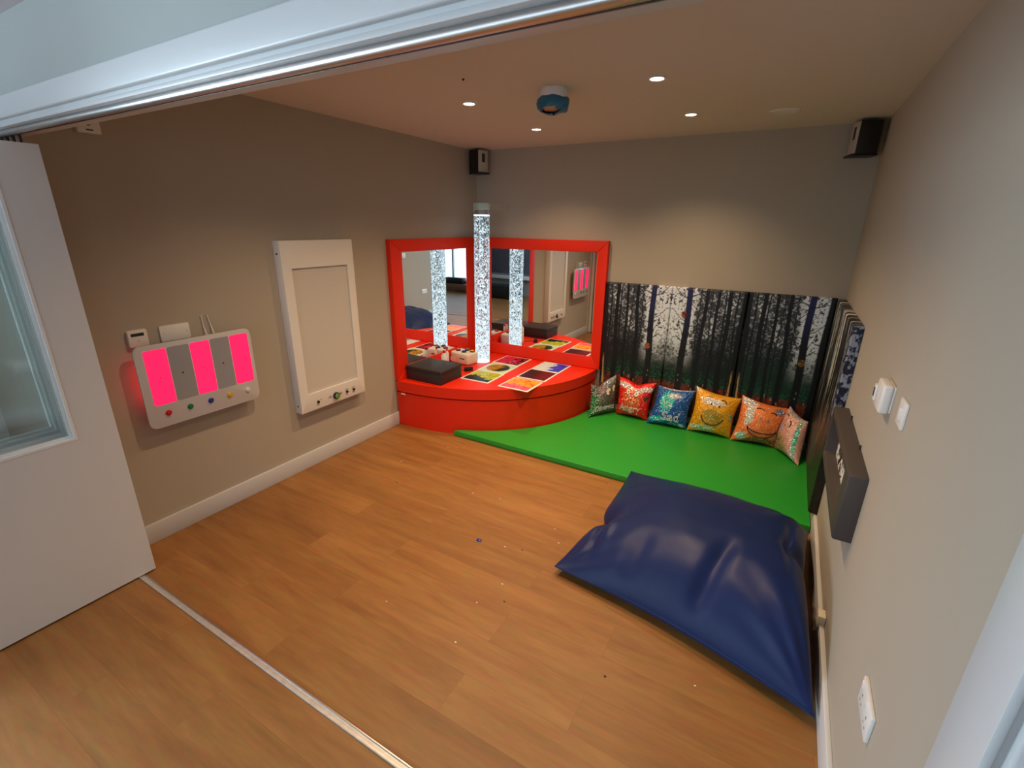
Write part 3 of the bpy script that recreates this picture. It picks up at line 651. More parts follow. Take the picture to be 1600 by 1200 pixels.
# gel floor tiles lying on the plinth
def tile_paint(kind, n=64):
    s, v = np.meshgrid(np.linspace(0, 1, n), np.linspace(0, 1, n), indexing='ij')
    nz = fbm(s * 12, v * 12, kind * 31 + 3); fine = fbm(s * 26, v * 26, kind * 7 + 1, 1); big = fbm(s * 3, v * 3, kind * 5 + 9)
    def mixc(a, b, m): return lin(a) * (1 - m[..., None]) + lin(b) * m[..., None]
    if kind == 0:    # crimson with black
        c = mixc((205, 15, 70), (255, 90, 120), sstep(0.55, 0.7, fine)); k = sstep(0.52, 0.6, nz + 0.55 * (s - 0.62)); c = c * (1 - k[..., None]) + lin((40, 8, 20)) * k[..., None]
        k = sstep(0.6, 0.66, fine) * sstep(0.4, 0.5, nz); c = c * (1 - 0.6 * k[..., None])
    elif kind == 1:  # gold circle on pale green with dark half
        c = mixc((170, 215, 170), (210, 230, 190), nz); d = np.hypot(s - 0.5, v - 0.5) + 0.03 * (nz - 0.5)
        gold = mixc((196, 140, 10), (120, 80, 5), sstep(0.5, 0.62, fine)); k = 1 - sstep(0.42, 0.45, d); c = c * (1 - k[..., None]) + gold * k[..., None]
        k2 = (1 - sstep(0.42, 0.45, d)) * sstep(0.55, 0.66, s + 0.35 * (nz - 0.5)); c = c * (1 - k2[..., None]) + lin((20, 40, 18)) * k2[..., None]
    elif kind == 2:  # lime yellow with black lower half
        c = mixc((190, 200, 20), (140, 150, 10), sstep(0.5, 0.65, fine)); k = 1 - sstep(0.36, 0.42, v + 0.5 * (nz - 0.5) - 0.12 * np.sin(s * 6)); c = c * (1 - k[..., None]) + lin((18, 20, 16)) * k[..., None]
    elif kind == 3:  # pale blue and royal blue
        c = mixc((185, 215, 225), (225, 235, 235), nz); k = sstep(0.44, 0.52, s * 0.75 + 0.55 * (nz - 0.35)); c = c * (1 - k[..., None]) + mixc((20, 35, 190), (40, 90, 230), sstep(0.5, 0.6, fine)) * k[..., None]
    elif kind == 4:  # dark maroon
        c = mixc((58, 10, 22), (120, 18, 30), sstep(0.35, 0.8, s + 0.5 * (nz - 0.5))); k = sstep(0.58, 0.64, fine); c = c * (1 - 0.5 * k[..., None])
    else:            # orange yellow above pink
        c = mixc((255, 165, 10), (255, 95, 30), sstep(0.55, 0.62, nz)); k = 1 - sstep(0.30, 0.38, v + 0.3 * (fine - 0.5)); c = c * (1 - k[..., None]) + mixc((250, 60, 130), (255, 120, 100), sstep(0.5, 0.6, fine)) * k[..., None]
    return c
def gel_tile(x, y, size, ang, kind, label):
    m = Matrix.Translation((x, y, 0)) @ Matrix.Rotation(ang, 4, 'Z'); h = size / 2
    t = thing('gel_tile', (x, y, PT), label, 'gel tile', 'liquid gel tiles laid out on the red plinth')
    part('border', MB().box(-h, -h, PT + 0.0002, h, h, PT + 0.006, 0.002, mtx=m), M['tilewhite'], t, 'white border')
    n = 64; g = np.linspace(-h + 0.016, h - 0.016, n); X, Y = np.meshgrid(g, g, indexing='ij')
    bulge = 0.0065 + 0.0015 * np.sqrt(np.clip((1 - (X / h) ** 2) * (1 - (Y / h) ** 2), 0, 1))
    P = np.stack([X, Y, PT + bulge], -1); me = grid_mesh('gel', P, tile_paint(kind)); me.transform(m); me.flip_normals() if me.polygons[0].normal.z < 0 else None
    part('gel', me, M['gel'], t)
S = 0.292
gel_tile(0.568, -0.225, S, 0.00, 0, 'gel tile with crimson and black liquid, nearest the mirror in the left strip')
gel_tile(0.582, -0.522, S, 0.02, 1, 'gel tile with gold disc on pale green, middle of the left strip')
gel_tile(0.600, -0.820, S, 0.03, 2, 'gel tile with lime yellow and black liquid, front of the left strip')
gel_tile(1.003, -0.215, S, 0.00, 3, 'gel tile with pale and royal blue liquid, nearest the mirror in the right strip')
gel_tile(1.003, -0.515, S, 0.01, 4, 'gel tile with dark maroon liquid, middle of the right strip')
gel_tile(1.000, -0.828, S, -0.01, 5, 'gel tile with orange and pink liquid, front of the right strip')

# ================================================================== FOREST PANELS
def seg_dist(S_, Z_, a, b):
    a = np.array(a); b = np.array(b); d = b - a; L2 = (d ** 2).sum()
    tt = np.clip(((S_ - a[0]) * d[0] + (Z_ - a[1]) * d[1]) / L2, 0, 1)
    return np.hypot(S_ - a[0] - tt * d[0], Z_ - a[1] - tt * d[1]), tt
def forest(Sg, Zg, mark=None, green=0.0):
    """printed photograph of a pine wood; Sg = distance from the mirrored seam, Zg = height"""
    r = np.random.default_rng(11)
    n1 = fbm(Sg * 14, Zg * 14, 3); n2 = fbm(Sg * 75, Zg * 75, 8, 3); n3 = fbm(Sg * 120, Zg * 22, 21, 3); n4 = fbm(Sg * 150, Zg * 110, 55, 2)
    gap = sstep(0.25, 0.17, Sg + 0.05 * (n1 - 0.5))                       # open sky around the seam
    sky = gap * sstep(0.50, 0.86, Zg + 0.12 * (n1 - 0.5)) + (1 - gap) * sstep(0.70, 1.15, Zg + 0.45 * (n1 - 0.5)) * 0.50
    sky = sky + 0.55 * np.exp(-((Sg - 0.325) / 0.055) ** 2 - ((Zg - 0.93) / 0.12) ** 2) + 0.35 * np.exp(-((Sg - 0.50) / 0.05) ** 2 - ((Zg - 1.10) / 0.12) ** 2)
    sky = np.clip(sky, 0, 1); skyc = lin((222, 232, 246))
    deep = lin((20, 22, 24)) * (0.5 + 1.2 * n3[..., None])
    c = deep * (1 - sky[..., None]) + skyc * sky[..., None]
    # streaks of light between far trunks, dark speckled foliage over the sky
    k = (1 - gap) * sstep(0.58, 0.70, n3) * sstep(0.50, 0.85, Zg) * 0.18; c = c * (1 - k[..., None]) + lin((130, 140, 148)) * k[..., None]
    thr = 0.36 + 0.27 * gap + 0.55 * (fbm(Sg * 9, Zg * 9, 63, 3) - 0.5)
    k = sstep(thr, thr + 0.07, n2) * sstep(0.45, 0.75, Zg) * 0.92; c = c * (1 - k[..., None]) + lin((13, 15, 22)) * k[..., None]
    k = (1 - gap) * sstep(0.62, 0.72, n4) * sstep(0.60, 0.9, Zg) * 0.28; c = c * (1 - k[..., None]) + lin((150, 158, 172)) * k[..., None]
    k = gap * sstep(0.55, 0.62, n2) * sstep(1.08, 1.16, Zg + 0.1 * n1); c = c * (1 - 0.8 * k[..., None]) + lin((34, 38, 84)) * 0.8 * k[..., None]
    # small faint fir on the seam
    fir = (Sg < (1.02 - Zg) * 0.20) & (Zg < 1.02) & (Zg > 0.45); k = fir * sstep(0.42, 0.6, n4) * 0.55; c = c * (1 - k[..., None]) + lin((60, 66, 62)) * k[..., None]
    # green bushes
    k = sstep(0.60, 0.46, Zg + 0.18 * (n1 - 0.5)) * sstep(0.36, 0.40, Zg); bc = lin((20, 52, 40)) * (0.4 + 2.2 * sstep(0.45, 0.75, n2)[..., None]); c = c * (1 - k[..., None]) + bc * k[..., None]
    if green > 0:
        k = green * sstep(0.95, 0.6, Zg); c = c * (1 - k[..., None] * 0.5) + lin((30, 70, 60)) * 0.5 * k[..., None]
    # leaf-litter floor
    k = sstep(0.44, 0.40, Zg + 0.04 * (n1 - 0.5)); gc = lin((120, 58, 40)) * (0.3 + 1.6 * n2[..., None] ** 1.5) * (0.5 + 0.5 * n1[..., None]); c = c * (1 - k[..., None]) + gc * k[..., None]
    # trunks
    def trunk(s0, w0, s1, w1, col, z0=0.12, z1=1.3, blue=0.0):
        nonlocal c
        tt = np.clip((Zg - z0) / (z1 - z0), 0, 1); cx = s0 + (s1 - s0) * tt + 0.004 * np.sin(Zg * 9 + s0 * 40); w = w0 + (w1 - w0) * tt
        d = np.abs(Sg - cx) / w; k = (1 - sstep(0.42, 0.55, d)) * ((Zg > z0) & (Zg < z1))
        cc = lin(col) * (0.6 + 0.9 * n3[..., None]); cc = cc * (1 - blue * sstep(0.8, 1.2, Zg)[..., None]) + lin((34, 36, 96)) * blue * sstep(0.8, 1.2, Zg)[..., None]
        c = c * (1 - k[..., None]) + cc * k[..., None]
    for s, w in ((0.425, 0.010), (0.325, 0.007), (0.515, 0.012), (0.232, 0.006)):
        trunk(s + 0.01, w * 1.4, s, w, (12, 13, 15), 0.38)
    trunk(0.262, 0.036, 0.285, 0.026, (10, 11, 14), 0.36)
    trunk(0.365, 0.026, 0.375, 0.022, (11, 11, 13), 0.36); trunk(0.455, 0.040, 0.462, 0.032, (8, 8, 10), 0.33); trunk(0.560, 0.045, 0.566, 0.036, (8, 8, 10), 0.30)
    trunk(0.138, 0.062, 0.150, 0.044, (16, 15, 18), 0.30, blue=0.75)
    if green > 0: trunk(0.0, 0.11, 0.0, 0.085, (17, 17, 18), 0.10)
    # branches of the main tree
    for a, b, w in (((0.15, 0.97), (0.04, 1.05), 0.0035), ((0.145, 0.79), (0.235, 0.90), 0.004), ((0.145, 0.79), (0.07, 0.86), 0.004), ((0.145, 0.82), (0.10, 0.93), 0.003),
                    ((0.15, 0.78), (0.26, 0.82), 0.003), ((0.15, 1.17), (0.02, 1.24), 0.005), ((0.15, 1.16), (0.27, 1.20), 0.005), ((0.155, 1.13), (0.24, 1.02), 0.003),
                    ((0.14, 0.64), (0.22, 0.70), 0.003), ((0.14, 0.64), (0.08, 0.68), 0.003), ((0.04, 1.05), (0.02, 1.08), 0.002)):
        d, tt = seg_dist(Sg, Zg - 0.02 * np.sin((Sg - a[0]) * 30), a, b); k = (1 - sstep(w * 0.5, w, d)); c = c * (1 - k[..., None]) + lin((24, 25, 34)) * k[..., None]
    for q in range(70):     # twigs and needles high up
        s0 = r.uniform(0.0, 0.58); z0 = r.uniform(0.75, 1.24); an = r.uniform(0, 6.28); l = r.uniform(0.02, 0.07)
        d, tt = seg_dist(Sg, Zg, (s0, z0), (s0 + l * math.cos(an), z0 + l * math.sin(an))); k = (1 - sstep(0.001, 0.003, d)) * 0.75; c = c * (1 - k[..., None]) + lin((22, 24, 44)) * k[..., None]
    # birch stem by the outer edge
    cx = 0.556 - 0.006 * sstep(0.6, 0.3, Zg); k = (np.abs(Sg - cx) < 0.006 + 0.006 * sstep(0.45, 0.3, Zg)) * (Zg < 0.60) * (Zg > 0.30); k = k * sstep(0.62, 0.5, Zg)
    c = c * (1 - k[..., None]) + lin((176, 140, 90)) * (0.5 + n2[..., None]) * k[..., None]
    for q in range(6):
        s0, z0 = r.uniform(0.05, 0.56), r.uniform(0.36, 0.50); k = ((np.abs(Sg - s0) < 0.004) & (np.abs(Zg - z0) < 0.008 + 0.004 * (q % 2))) * 0.45
        c = c * (1 - k[..., None]) + lin((190, 180, 160)) * k[..., None]
    if mark:
        d = np.hypot((Sg - mark[0]) / 0.026, (Zg - mark[1]) / 0.034) + 0.5 * (n2 - 0.5)
        k = (1 - sstep(0.75, 0.95, d)); c = c * (1 - k[..., None]) + lin(mark[2]) * (0.35 + 1.3 * sstep(0.4, 0.6, n2)[..., None]) * k[..., None]
    return np.clip(c, 0, 1)
def bark(Yg, Zg):
    """picture of the side panel: thick furrowed trunk near the corner, speckled wood at the near end; Yg 0 at the corner"""
    n3 = fbm(Yg * 30 + 0.6 * np.sin(Zg * 5), Zg * 3.5, 41, 4); n2 = fbm(Yg * 70, Zg * 40, 48, 3); n1 = fbm(Yg * 8, Zg * 9, 47)
    c = lin((20, 20, 20)) * (0.3 + 1.2 * n3[..., None]); k = sstep(0.52, 0.66, n3) * sstep(0.45, 0.95, Zg); c = c * (1 - k[..., None]) + lin((205, 205, 200)) * k[..., None]
    k = sstep(1.02, 1.14, Yg + 0.05 * n1) ; w = lin((30, 38, 60)) * (0.3 + 1.4 * n2[..., None]); kk = sstep(0.52, 0.60, n2) * sstep(0.6, 0.9, Zg); w = w * (1 - kk[..., None]) + lin((140, 150, 170)) * kk[..., None]
    kk = sstep(0.75, 0.5, Zg); w = w * (1 - kk[..., None]) + lin((24, 30, 24)) * (0.3 + 1.2 * n2[..., None]) * kk[..., None]
    c = c * (1 - k[..., None]) + w * k[..., None]
    k = sstep(0.40, 0.30, Zg) * 0.8; c = c * (1 - k[..., None]) + lin((40, 38, 26)) * (0.3 + 1.2 * n2[..., None]) * k[..., None]
    for a, b in (((0.62, 0.62), (0.72, 0.40)), ((0.86, 0.62), (0.73, 0.40))):
        d, tt = seg_dist(Yg, Zg, a, b); k = 1 - sstep(0.004, 0.010, d); c = c * (1 - k[..., None]) + lin((130, 110, 70)) * k[..., None]
    return np.clip(c, 0, 1)
def padded_panel(name, place, wdt, z0, z1, T, paint, label, nu, nv):
    """padded panel; place(u, z, d) -> world; u along the wall, d = distance out from the wall. The print wraps over the edges."""
    u = np.linspace(0, wdt, nu); z = np.linspace(z0, z1, nv); U, Z = np.meshgrid(u, z, indexing='ij')
    edge = np.minimum(np.minimum(U, wdt - U), np.minimum(Z - z0, z1 - Z)); R = 0.012
    D = T - R + np.sqrt(np.clip(R * R - np.clip(R - edge, 0, R) ** 2, 0, None))
    P = place(U, Z, D); Cc = paint(U, Z)
    ring = [(i, 0) for i in range(nu)] + [(nu - 1, j) for j in range(1, nv)] + [(i, nv - 1) for i in range(nu - 2, -1, -1)] + [(0, j) for j in range(nv - 2, 0, -1)]
    Ue = np.array([U[i, j] for i, j in ring]); Ze = np.array([Z[i, j] for i, j in ring]); back = place(Ue, Ze, np.full(len(ring), 0.0008))
    ce = np.array([Cc[i, j] for i, j in ring]); ids = [i * nv + j for i, j in ring]; n0 = nu * nv; F = []
    for k in range(len(ring)):
        k2 = (k + 1) % len(ring); F.append((ids[k], n0 + k, n0 + k2, ids[k2]))
    me = grid_mesh(name, P, None, (back, np.array(F))); set_colors(me, np.vstack([Cc.reshape(-1, 3), ce]))
    bm = bmesh.new(); bm.from_mesh(me); bm.verts.ensure_lookup_table()
    bm.faces.new([bm.verts[n0 + k] for k in range(len(ring))]); bmesh.ops.recalc_face_normals(bm, faces=bm.faces); bm.to_mesh(me); bm.free()
    o0 = tuple(place(np.array([wdt / 2]), np.array([z0]), np.array([0.001]))[0])
    return tag(link_mesh(name, me, M['print'], origin=o0), label, 'wall panel', 'forest print wall panels')
def back_place(x0): return lambda u, z, d: np.stack([x0 + u, -d, z], -1)
FW = 0.583; FZ0, FZ1 = 0.118, 1.247
padded_panel('forest_panel', back_place(1.432), FW, FZ0, FZ1, 0.05, lambda U, Z: forest(FW - U, Z, (0.155, 0.717, (130, 66, 40))), 'forest print padded panel on the back wall, next to the red mirror', 180, 340)
padded_panel('forest_panel', back_place(2.018), FW, FZ0, FZ1, 0.05, lambda U, Z: forest(U, Z, (0.118, 1.023, (130, 58, 32))), 'forest print padded panel on the back wall, middle of the three', 180, 340)
padded_panel('forest_panel', back_place(2.604), FW, FZ0, FZ1, 0.05, lambda U, Z: forest(FW - U, Z, (0.140, 0.737, (130, 92, 40)), 0.6), 'forest print padded panel on the back wall, in the right corner', 180, 340)
def side_place(u, z, d):
    # the print wraps round the near end of the panel
    dd = np.clip(d - np.maximum(u - 1.160, 0), 0.001, None); yy = np.minimum(u, 1.160 + 0.006)
    return np.stack([W - dd, -0.052 - yy, z], -1)
padded_panel('forest_panel', side_place, 1.214, FZ0, FZ1, 0.05, bark, 'bark print padded panel on the right wall above the green mat', 280, 280)

# ================================================================== GREEN MAT
def arc_pts(R=1.405):
    pts = []
    for x, y in arc(1.395, 1.318)[1:]:
        pts.append((x, y))
    return pts
MY = -1.252
ap = [p for p in arc_pts() if p[1] > MY + 0.004 and p[0] > 0.60]
xs = max(p[0] for p in arc_pts() if p[1] <= MY + 0.02)
poly = [(W - 0.022, -0.022), (1.412, -0.022)] + [p for p in ap[::-1] if p[1] < -0.05] + [(ap[0][0] - 0.03 if ap else 0.7, MY)] + [(W - 0.022, MY)]
t = thing('floor_mat', (2.3, -0.7, 0), 'green vinyl floor mat below the forest panels', 'mat')
part('pad', MB().prism(poly, 0.0015, 0.050, 0.007, 3), M['green'], t)
sm = MB(); sm.box(0.80, MY - 0.0006, 0.010, W - 0.03, MY + 0.0002, 0.0125)
part('seam', sm, M['green_side'], t, 'darker seam along the front edge')

# ================================================================== PILLOWS
def pillow(name, c, T, material, n=56, pinch=0.06, paint=None, power=0.5, wob=0.006, seed=0, floor_z=None, asym=0.5, nscale=5.0, up=None, parent=None, label=None, edge_fn=None, prof_fn=None):
    """c: corners bl, br, tr, tl; front side faces the viewer side given by 'up'"""
    bl, br, tr, tl = [np.array(p, float) for p in c]
    nrm = np.cross(br - bl, tl - bl); nrm /= np.linalg.norm(nrm)
    if up is not None and np.dot(nrm, up) < 0: nrm = -nrm
    g = np.linspace(0, 1, n); S_, T_ = np.meshgrid(g, g, indexing='ij')
    def base(s, t_):
        s2 = s + pinch * (0.5 - s) * 2 * (np.sin(np.pi * t_)) * (np.abs(2 * s - 1) ** 2)
        t2 = t_ + pinch * (0.5 - t_) * 2 * (np.sin(np.pi * s)) * (np.abs(2 * t_ - 1) ** 2)
        s2 = s2[..., None]; t2 = t2[..., None]
        return (1 - s2) * (1 - t2) * bl + s2 * (1 - t2) * br + s2 * t2 * tr + (1 - s2) * t2 * tl
    B = base(S_, T_)
    prof = (np.sin(np.pi * S_) * np.sin(np.pi * T_)); prof = np.clip(prof, 0, 1) ** power
    if prof_fn: prof = prof_fn(S_, T_)
    wn = (fbm(S_ * nscale, T_ * nscale, seed, 3) - 0.5) * 2
    # creases fanning out of the corners
    cr = 0
    for (a, b) in ((0, 0), (1, 0), (1, 1), (0, 1)):
        d = np.hypot(S_ - a, T_ - b); an = np.arctan2(T_ - b, S_ - a); cr = cr + np.sin(an * 16 + seed) * np.exp(-(d / 0.28) ** 2) * sstep(0.0, 0.12, d)
    disp = wob * (wn + 0.6 * cr) * np.clip(prof * 2, 0, 1)
    front = B + nrm * (T * asym * prof + disp)[..., None]
    back = B - nrm * (T * (1 - asym) * prof)[..., None]
    if edge_fn: front, back = edge_fn(S_, T_, front, back)
    if floor_z is not None:
        back[..., 2] = np.maximum(back[..., 2], floor_z); front[..., 2] = np.maximum(front[..., 2], floor_z + 0.004)
    Cc = paint(S_, T_) if paint is not None else None
    V = np.vstack([front.reshape(-1, 3), back.reshape(-1, 3)]); idx = np.arange(n * n).reshape(n, n)
    q = np.stack([idx[:-1, :-1], idx[1:, :-1], idx[1:, 1:], idx[:-1, 1:]], -1).reshape(-1, 4)
    F = np.vstack([q, q[:, ::-1] + n * n])
    me = bpy.data.meshes.new(name); me.from_pydata(V.tolist(), [], F.tolist())
    if Cc is not None: set_colors(me, np.vstack([Cc.reshape(-1, 4), Cc.reshape(-1, 4)]))
    bm = bmesh.new(); bm.from_mesh(me); bmesh.ops.remove_doubles(bm, verts=bm.verts, dist=2e-4); bmesh.ops.recalc_face_normals(bm, faces=bm.faces)
    # make sure normals point outward
    f0 = min(bm.faces, key=lambda f: (f.calc_center_median() - Vector(front[n // 2, n // 2])).length)
    if f0.normal.dot(Vector(nrm)) < 0: bmesh.ops.reverse_faces(bm, faces=bm.faces)
    bm.to_mesh(me); bm.free()
    def surf(s, t_, lift=0.001):
        i = min(max(s, 0), 1) * (n - 1); j = min(max(t_, 0), 1) * (n - 1); i0, j0 = min(int(i), n - 2), min(int(j), n - 2); a, b = i - i0, j - j0
        p = (front[i0, j0] * (1 - a) * (1 - b) + front[i0 + 1, j0] * a * (1 - b) + front[i0 + 1, j0 + 1] * a * b + front[i0, j0 + 1] * (1 - a) * b)
        return Vector(p + nrm * lift)
    return me, surf

def text_strokes(body, size):
    cu = bpy.data.curves.new('txt', 'FONT'); cu.body = body; cu.size = size; cu.align_x = 'CENTER'; cu.fill_mode = 'NONE'; cu.bevel_depth = 0.017; cu.bevel_resolution = 0
    cu.resolution_u = 3
    ob = bpy.data.objects.new('txt', cu); COL.objects.link(ob)
    dg = bpy.context.evaluated_depsgraph_get(); me = bpy.data.meshes.new_from_object(ob.evaluated_get(dg))
    bpy.data.objects.remove(ob); bpy.data.curves.remove(cu)
    return me

def blob(s, t_, cx, cy, rx, ry, sd, soft=0.25):
    d = np.hypot((s - cx) / rx, (t_ - cy) / ry) + 0.9 * (fbm(s * 14, t_ * 14, sd, 3) - 0.5) + 0.6 * (fbm(s * 40, t_ * 40, sd + 3, 2) - 0.5)
    return 1 - sstep(1 - soft, 1 + soft, d)
def seq_paint(base, met, blobs, seed):
    def f(s, t_):
        n = fbm(s * 6, t_ * 6, seed); c = lin(base)[None, None, :] * (0.85 + 0.3 * n[..., None]); a = np.full(s.shape, met)
        for (cx, cy, rx, ry, col, m_) in blobs:
            k = blob(s, t_, cx, cy, rx, ry, seed + int(cx * 100)); c = c * (1 - k[..., None]) + lin(col) * k[..., None]; a = a * (1 - k) + m_ * k
        return np.concatenate([np.clip(c, 0, 1), a[..., None]], -1)
    return f
def cushion(corners, label, paint, eyes=(), pupils=(), arcs=(), lips=(), text=None, noses=(), seed=1, T=0.13, dents=None):
    c = [Vector(p) for p in corners]; ctr = sum(c, Vector()) / 4
    me, surf = pillow('cover', corners, T, None, n=64, pinch=0.05, paint=paint, power=0.45, wob=0.006, seed=seed, up=(0, -1, 0.3), asym=0.6, edge_fn=dents)
    t = thing('sequin_cushion', (ctr.x, ctr.y, 0.05), label, 'cushion', 'sequin cushions along the forest panels')
    part('cover', me, M['seq'], t)
    def dot(nm, s, v, r, mat_, lab=None, rz=1.0):
        b = bmesh.new(); K = 20; cc = b.verts.new(surf(s, v, 0.0035)); ring = [b.verts.new(surf(s + r * math.cos(2 * math.pi * k / K), v + rz * r * math.sin(2 * math.pi * k / K), 0.0022)) for k in range(K)]
        for k in range(K): b.faces.new((cc, ring[k], ring[(k + 1) % K]))
        m_ = bpy.data.meshes.new(nm); b.to_mesh(m_); b.free(); return part(nm, m_, mat_, t, lab)
    made = [(s, v, dot('eye', s, v, r, M[k], None, 1.25)) for (s, v, r, k) in eyes]
    for (s, v, r) in pupils:
        b = bmesh.new(); K = 14; cc = b.verts.new(surf(s, v, 0.006)); ring = [b.verts.new(surf(s + r * math.cos(2 * math.pi * k / K), v + r * math.sin(2 * math.pi * k / K), 0.0050)) for k in range(K)]
        for k in range(K): b.faces.new((cc, ring[k], ring[(k + 1) % K]))
        m_ = bpy.data.meshes.new('pupil'); b.to_mesh(m_); b.free(); part('pupil', m_, M['ink'], min(made, key=lambda q: math.hypot(q[0] - s, q[1] - v))[2] if made else t)
    for (nm, s, v, rx, ry, a0, a1, r) in arcs:
        mb = MB().tube([surf(s + rx * math.cos(math.radians(a)), v + ry * math.sin(math.radians(a)), 0.0015) for a in np.linspace(a0, a1, 18)], r)
        part(nm, mb, M['ink'], t)
    for (s, v, rx, ry1, ry2, col) in lips:
        b = bmesh.new(); K = 20; A = np.linspace(200, 340, K)
        up_ = [b.verts.new(surf(s + rx * math.cos(math.radians(a)), v + ry1 * math.sin(math.radians(a)), 0.0016)) for a in A]; dn = [b.verts.new(surf(s + rx * math.cos(math.radians(a)), v + ry2 * math.sin(math.radians(a)), 0.0016)) for a in A]
        for k in range(K - 1): b.faces.new((up_[k], up_[k + 1], dn[k + 1], dn[k]))
        m_ = bpy.data.meshes.new('mouth_fill'); b.to_mesh(m_); b.free(); part('mouth_fill', m_, mat('mouth_orange', col, 0.6), t)
    if text:
        body, size, s0, v0, cut = text
        tm = text_strokes(body, 1.0)
        for v in tm.vertices:
            x, y, z = v.co; v.co = surf(s0 + x * size, v0 + y * size, 0.0012 + z * 0.10)
        part('lettering', tm, M['silver'], t, 'silver outlined word ' + body)
    return t

ZM = 0.052
def corner_dent(S_, T_, front, back):
    # slumped top-left corner
    k = np.exp(-(((S_ - 0.30) / 0.22) ** 2 + ((T_ - 1.0) / 0.35) ** 2))[..., None]
    return front - np.array([0, 0, 0.035]) * k + np.array([0, 0.0, 0]) * k, back - np.array([0, 0, 0.035]) * k
def mid_dent(S_, T_, front, back):
    k = np.exp(-(((S_ - 0.52) / 0.18) ** 2 + ((T_ - 1.0) / 0.3) ** 2))[..., None]
    return front - np.array([0, 0, 0.030]) * k, back - np.array([0, 0, 0.030]) * k
cushion([(1.470, -0.385, ZM), (1.640, -0.110, ZM), (1.605, -0.065, 0.405), (1.425, -0.235, 0.330)],
        'dark grey-green sequin cushion with staring eyes, leaning against the red plinth',
        seq_paint((88, 92, 82), 0.45, [(0.08, 0.45, 0.14, 0.55, (20, 110, 60), 0.75), (0.10, 0.85, 0.22, 0.22, (60, 84, 74), 0.9), (0.35, 0.80, 0.2, 0.2, (112, 92, 100), 0.5), (0.7, 0.95, 0.25, 0.1, (150, 160, 165), 0.9)], 3),
        eyes=((0.56, 0.64, 0.080, 'cream'), (0.80, 0.68, 0.072, 'cream')), pupils=((0.60, 0.61, 0.026), (0.83, 0.65, 0.024)),
        arcs=(('mouth', 0.72, 0.30, 0.18, 0.05, 20, 160, 0.0016),), text=('Distress', 0.22, 0.50, 0.12, None), seed=3, T=0.10, dents=corner_dent)
cushion([(1.655, -0.150, ZM), (1.955, -0.165, ZM), (1.985, -0.085, 0.395), (1.645, -0.085, 0.400)],
        'red sequin cushion with angry eyes and orange centre, between the grey and blue ones',
        seq_paint((228, 26, 20), 0.32, [(0.48, 0.55, 0.26, 0.28, (225, 90, 14), 0.75), (0.22, 0.84, 0.24, 0.07, (235, 225, 220), 0.95), (0.75, 0.80, 0.24, 0.07, (235, 215, 215), 0.95), (0.88, 0.56, 0.07, 0.07, (70, 66, 66), 0.2), (0.35, 0.20, 0.22, 0.07, (150, 110, 50), 0.7)], 9),
        eyes=((0.36, 0.70, 0.055, 'b_white'), (0.60, 0.68, 0.060, 'b_white')), pupils=((0.37, 0.70, 0.018), (0.60, 0.69, 0.018)),
        arcs=(('eyebrow', 0.30, 0.80, 0.10, 0.05, 20, 80, 0.0022), ('eyebrow', 0.68, 0.78, 0.10, 0.05, 100, 160, 0.0022)), text=('Angry', 0.27, 0.46, 0.17, None), seed=5, T=0.14, dents=mid_dent)
cushion([(1.960, -0.215, ZM), (2.300, -0.185, ZM), (2.325, -0.075, 0.385), (2.005, -0.080, 0.380)],
        'blue sequin cushion with turquoise patch and the word Sad',
        seq_paint((22, 84, 160), 0.38, [(0.36, 0.62, 0.16, 0.25, (30, 200, 190), 0.9), (0.52, 0.78, 0.14, 0.07, (225, 225, 235), 0.95), (0.28, 0.14, 0.22, 0.07, (10, 200, 205), 0.8), (0.7, 0.05, 0.2, 0.05, (10, 150, 170), 0.8), (0.5, 0.98, 0.35, 0.03, (230, 220, 215), 0.9), (0.85, 0.06, 0.06, 0.04, (235, 240, 240), 0.95)], 13),
        text=('Sad', 0.33, 0.56, 0.13, None), seed=8, T=0.14)
cushion([(2.305, -0.185, ZM), (2.655, -0.180, ZM), (2.685, -0.085, 0.385), (2.325, -0.085, 0.430)],
        'golden yellow sequin cushion with a curved smile and white glittering brow',
        seq_paint((226, 160, 26), 0.30, [(0.44, 0.77, 0.24, 0.08, (240, 240, 235), 0.95), (0.34, 0.13, 0.26, 0.07, (190, 225, 190), 0.9), (0.03, 0.97, 0.06, 0.05, (240, 235, 225), 0.95), (0.94, 0.5, 0.06, 0.12, (150, 170, 120), 0.8), (0.5, 0.42, 0.22, 0.2, (170, 140, 40), 0.5)], 21),
        arcs=(('mouth', 0.50, 0.47, 0.25, 0.23, 190, 350, 0.0042), ('eyebrow', 0.64, 0.80, 0.09, 0.07, 0, 110, 0.0038), ('eyebrow', 0.36, 0.84, 0.08, 0.05, 60, 170, 0.0022)),
        pupils=((0.42, 0.72, 0.02), (0.60, 0.70, 0.02)), seed=12, T=0.15)
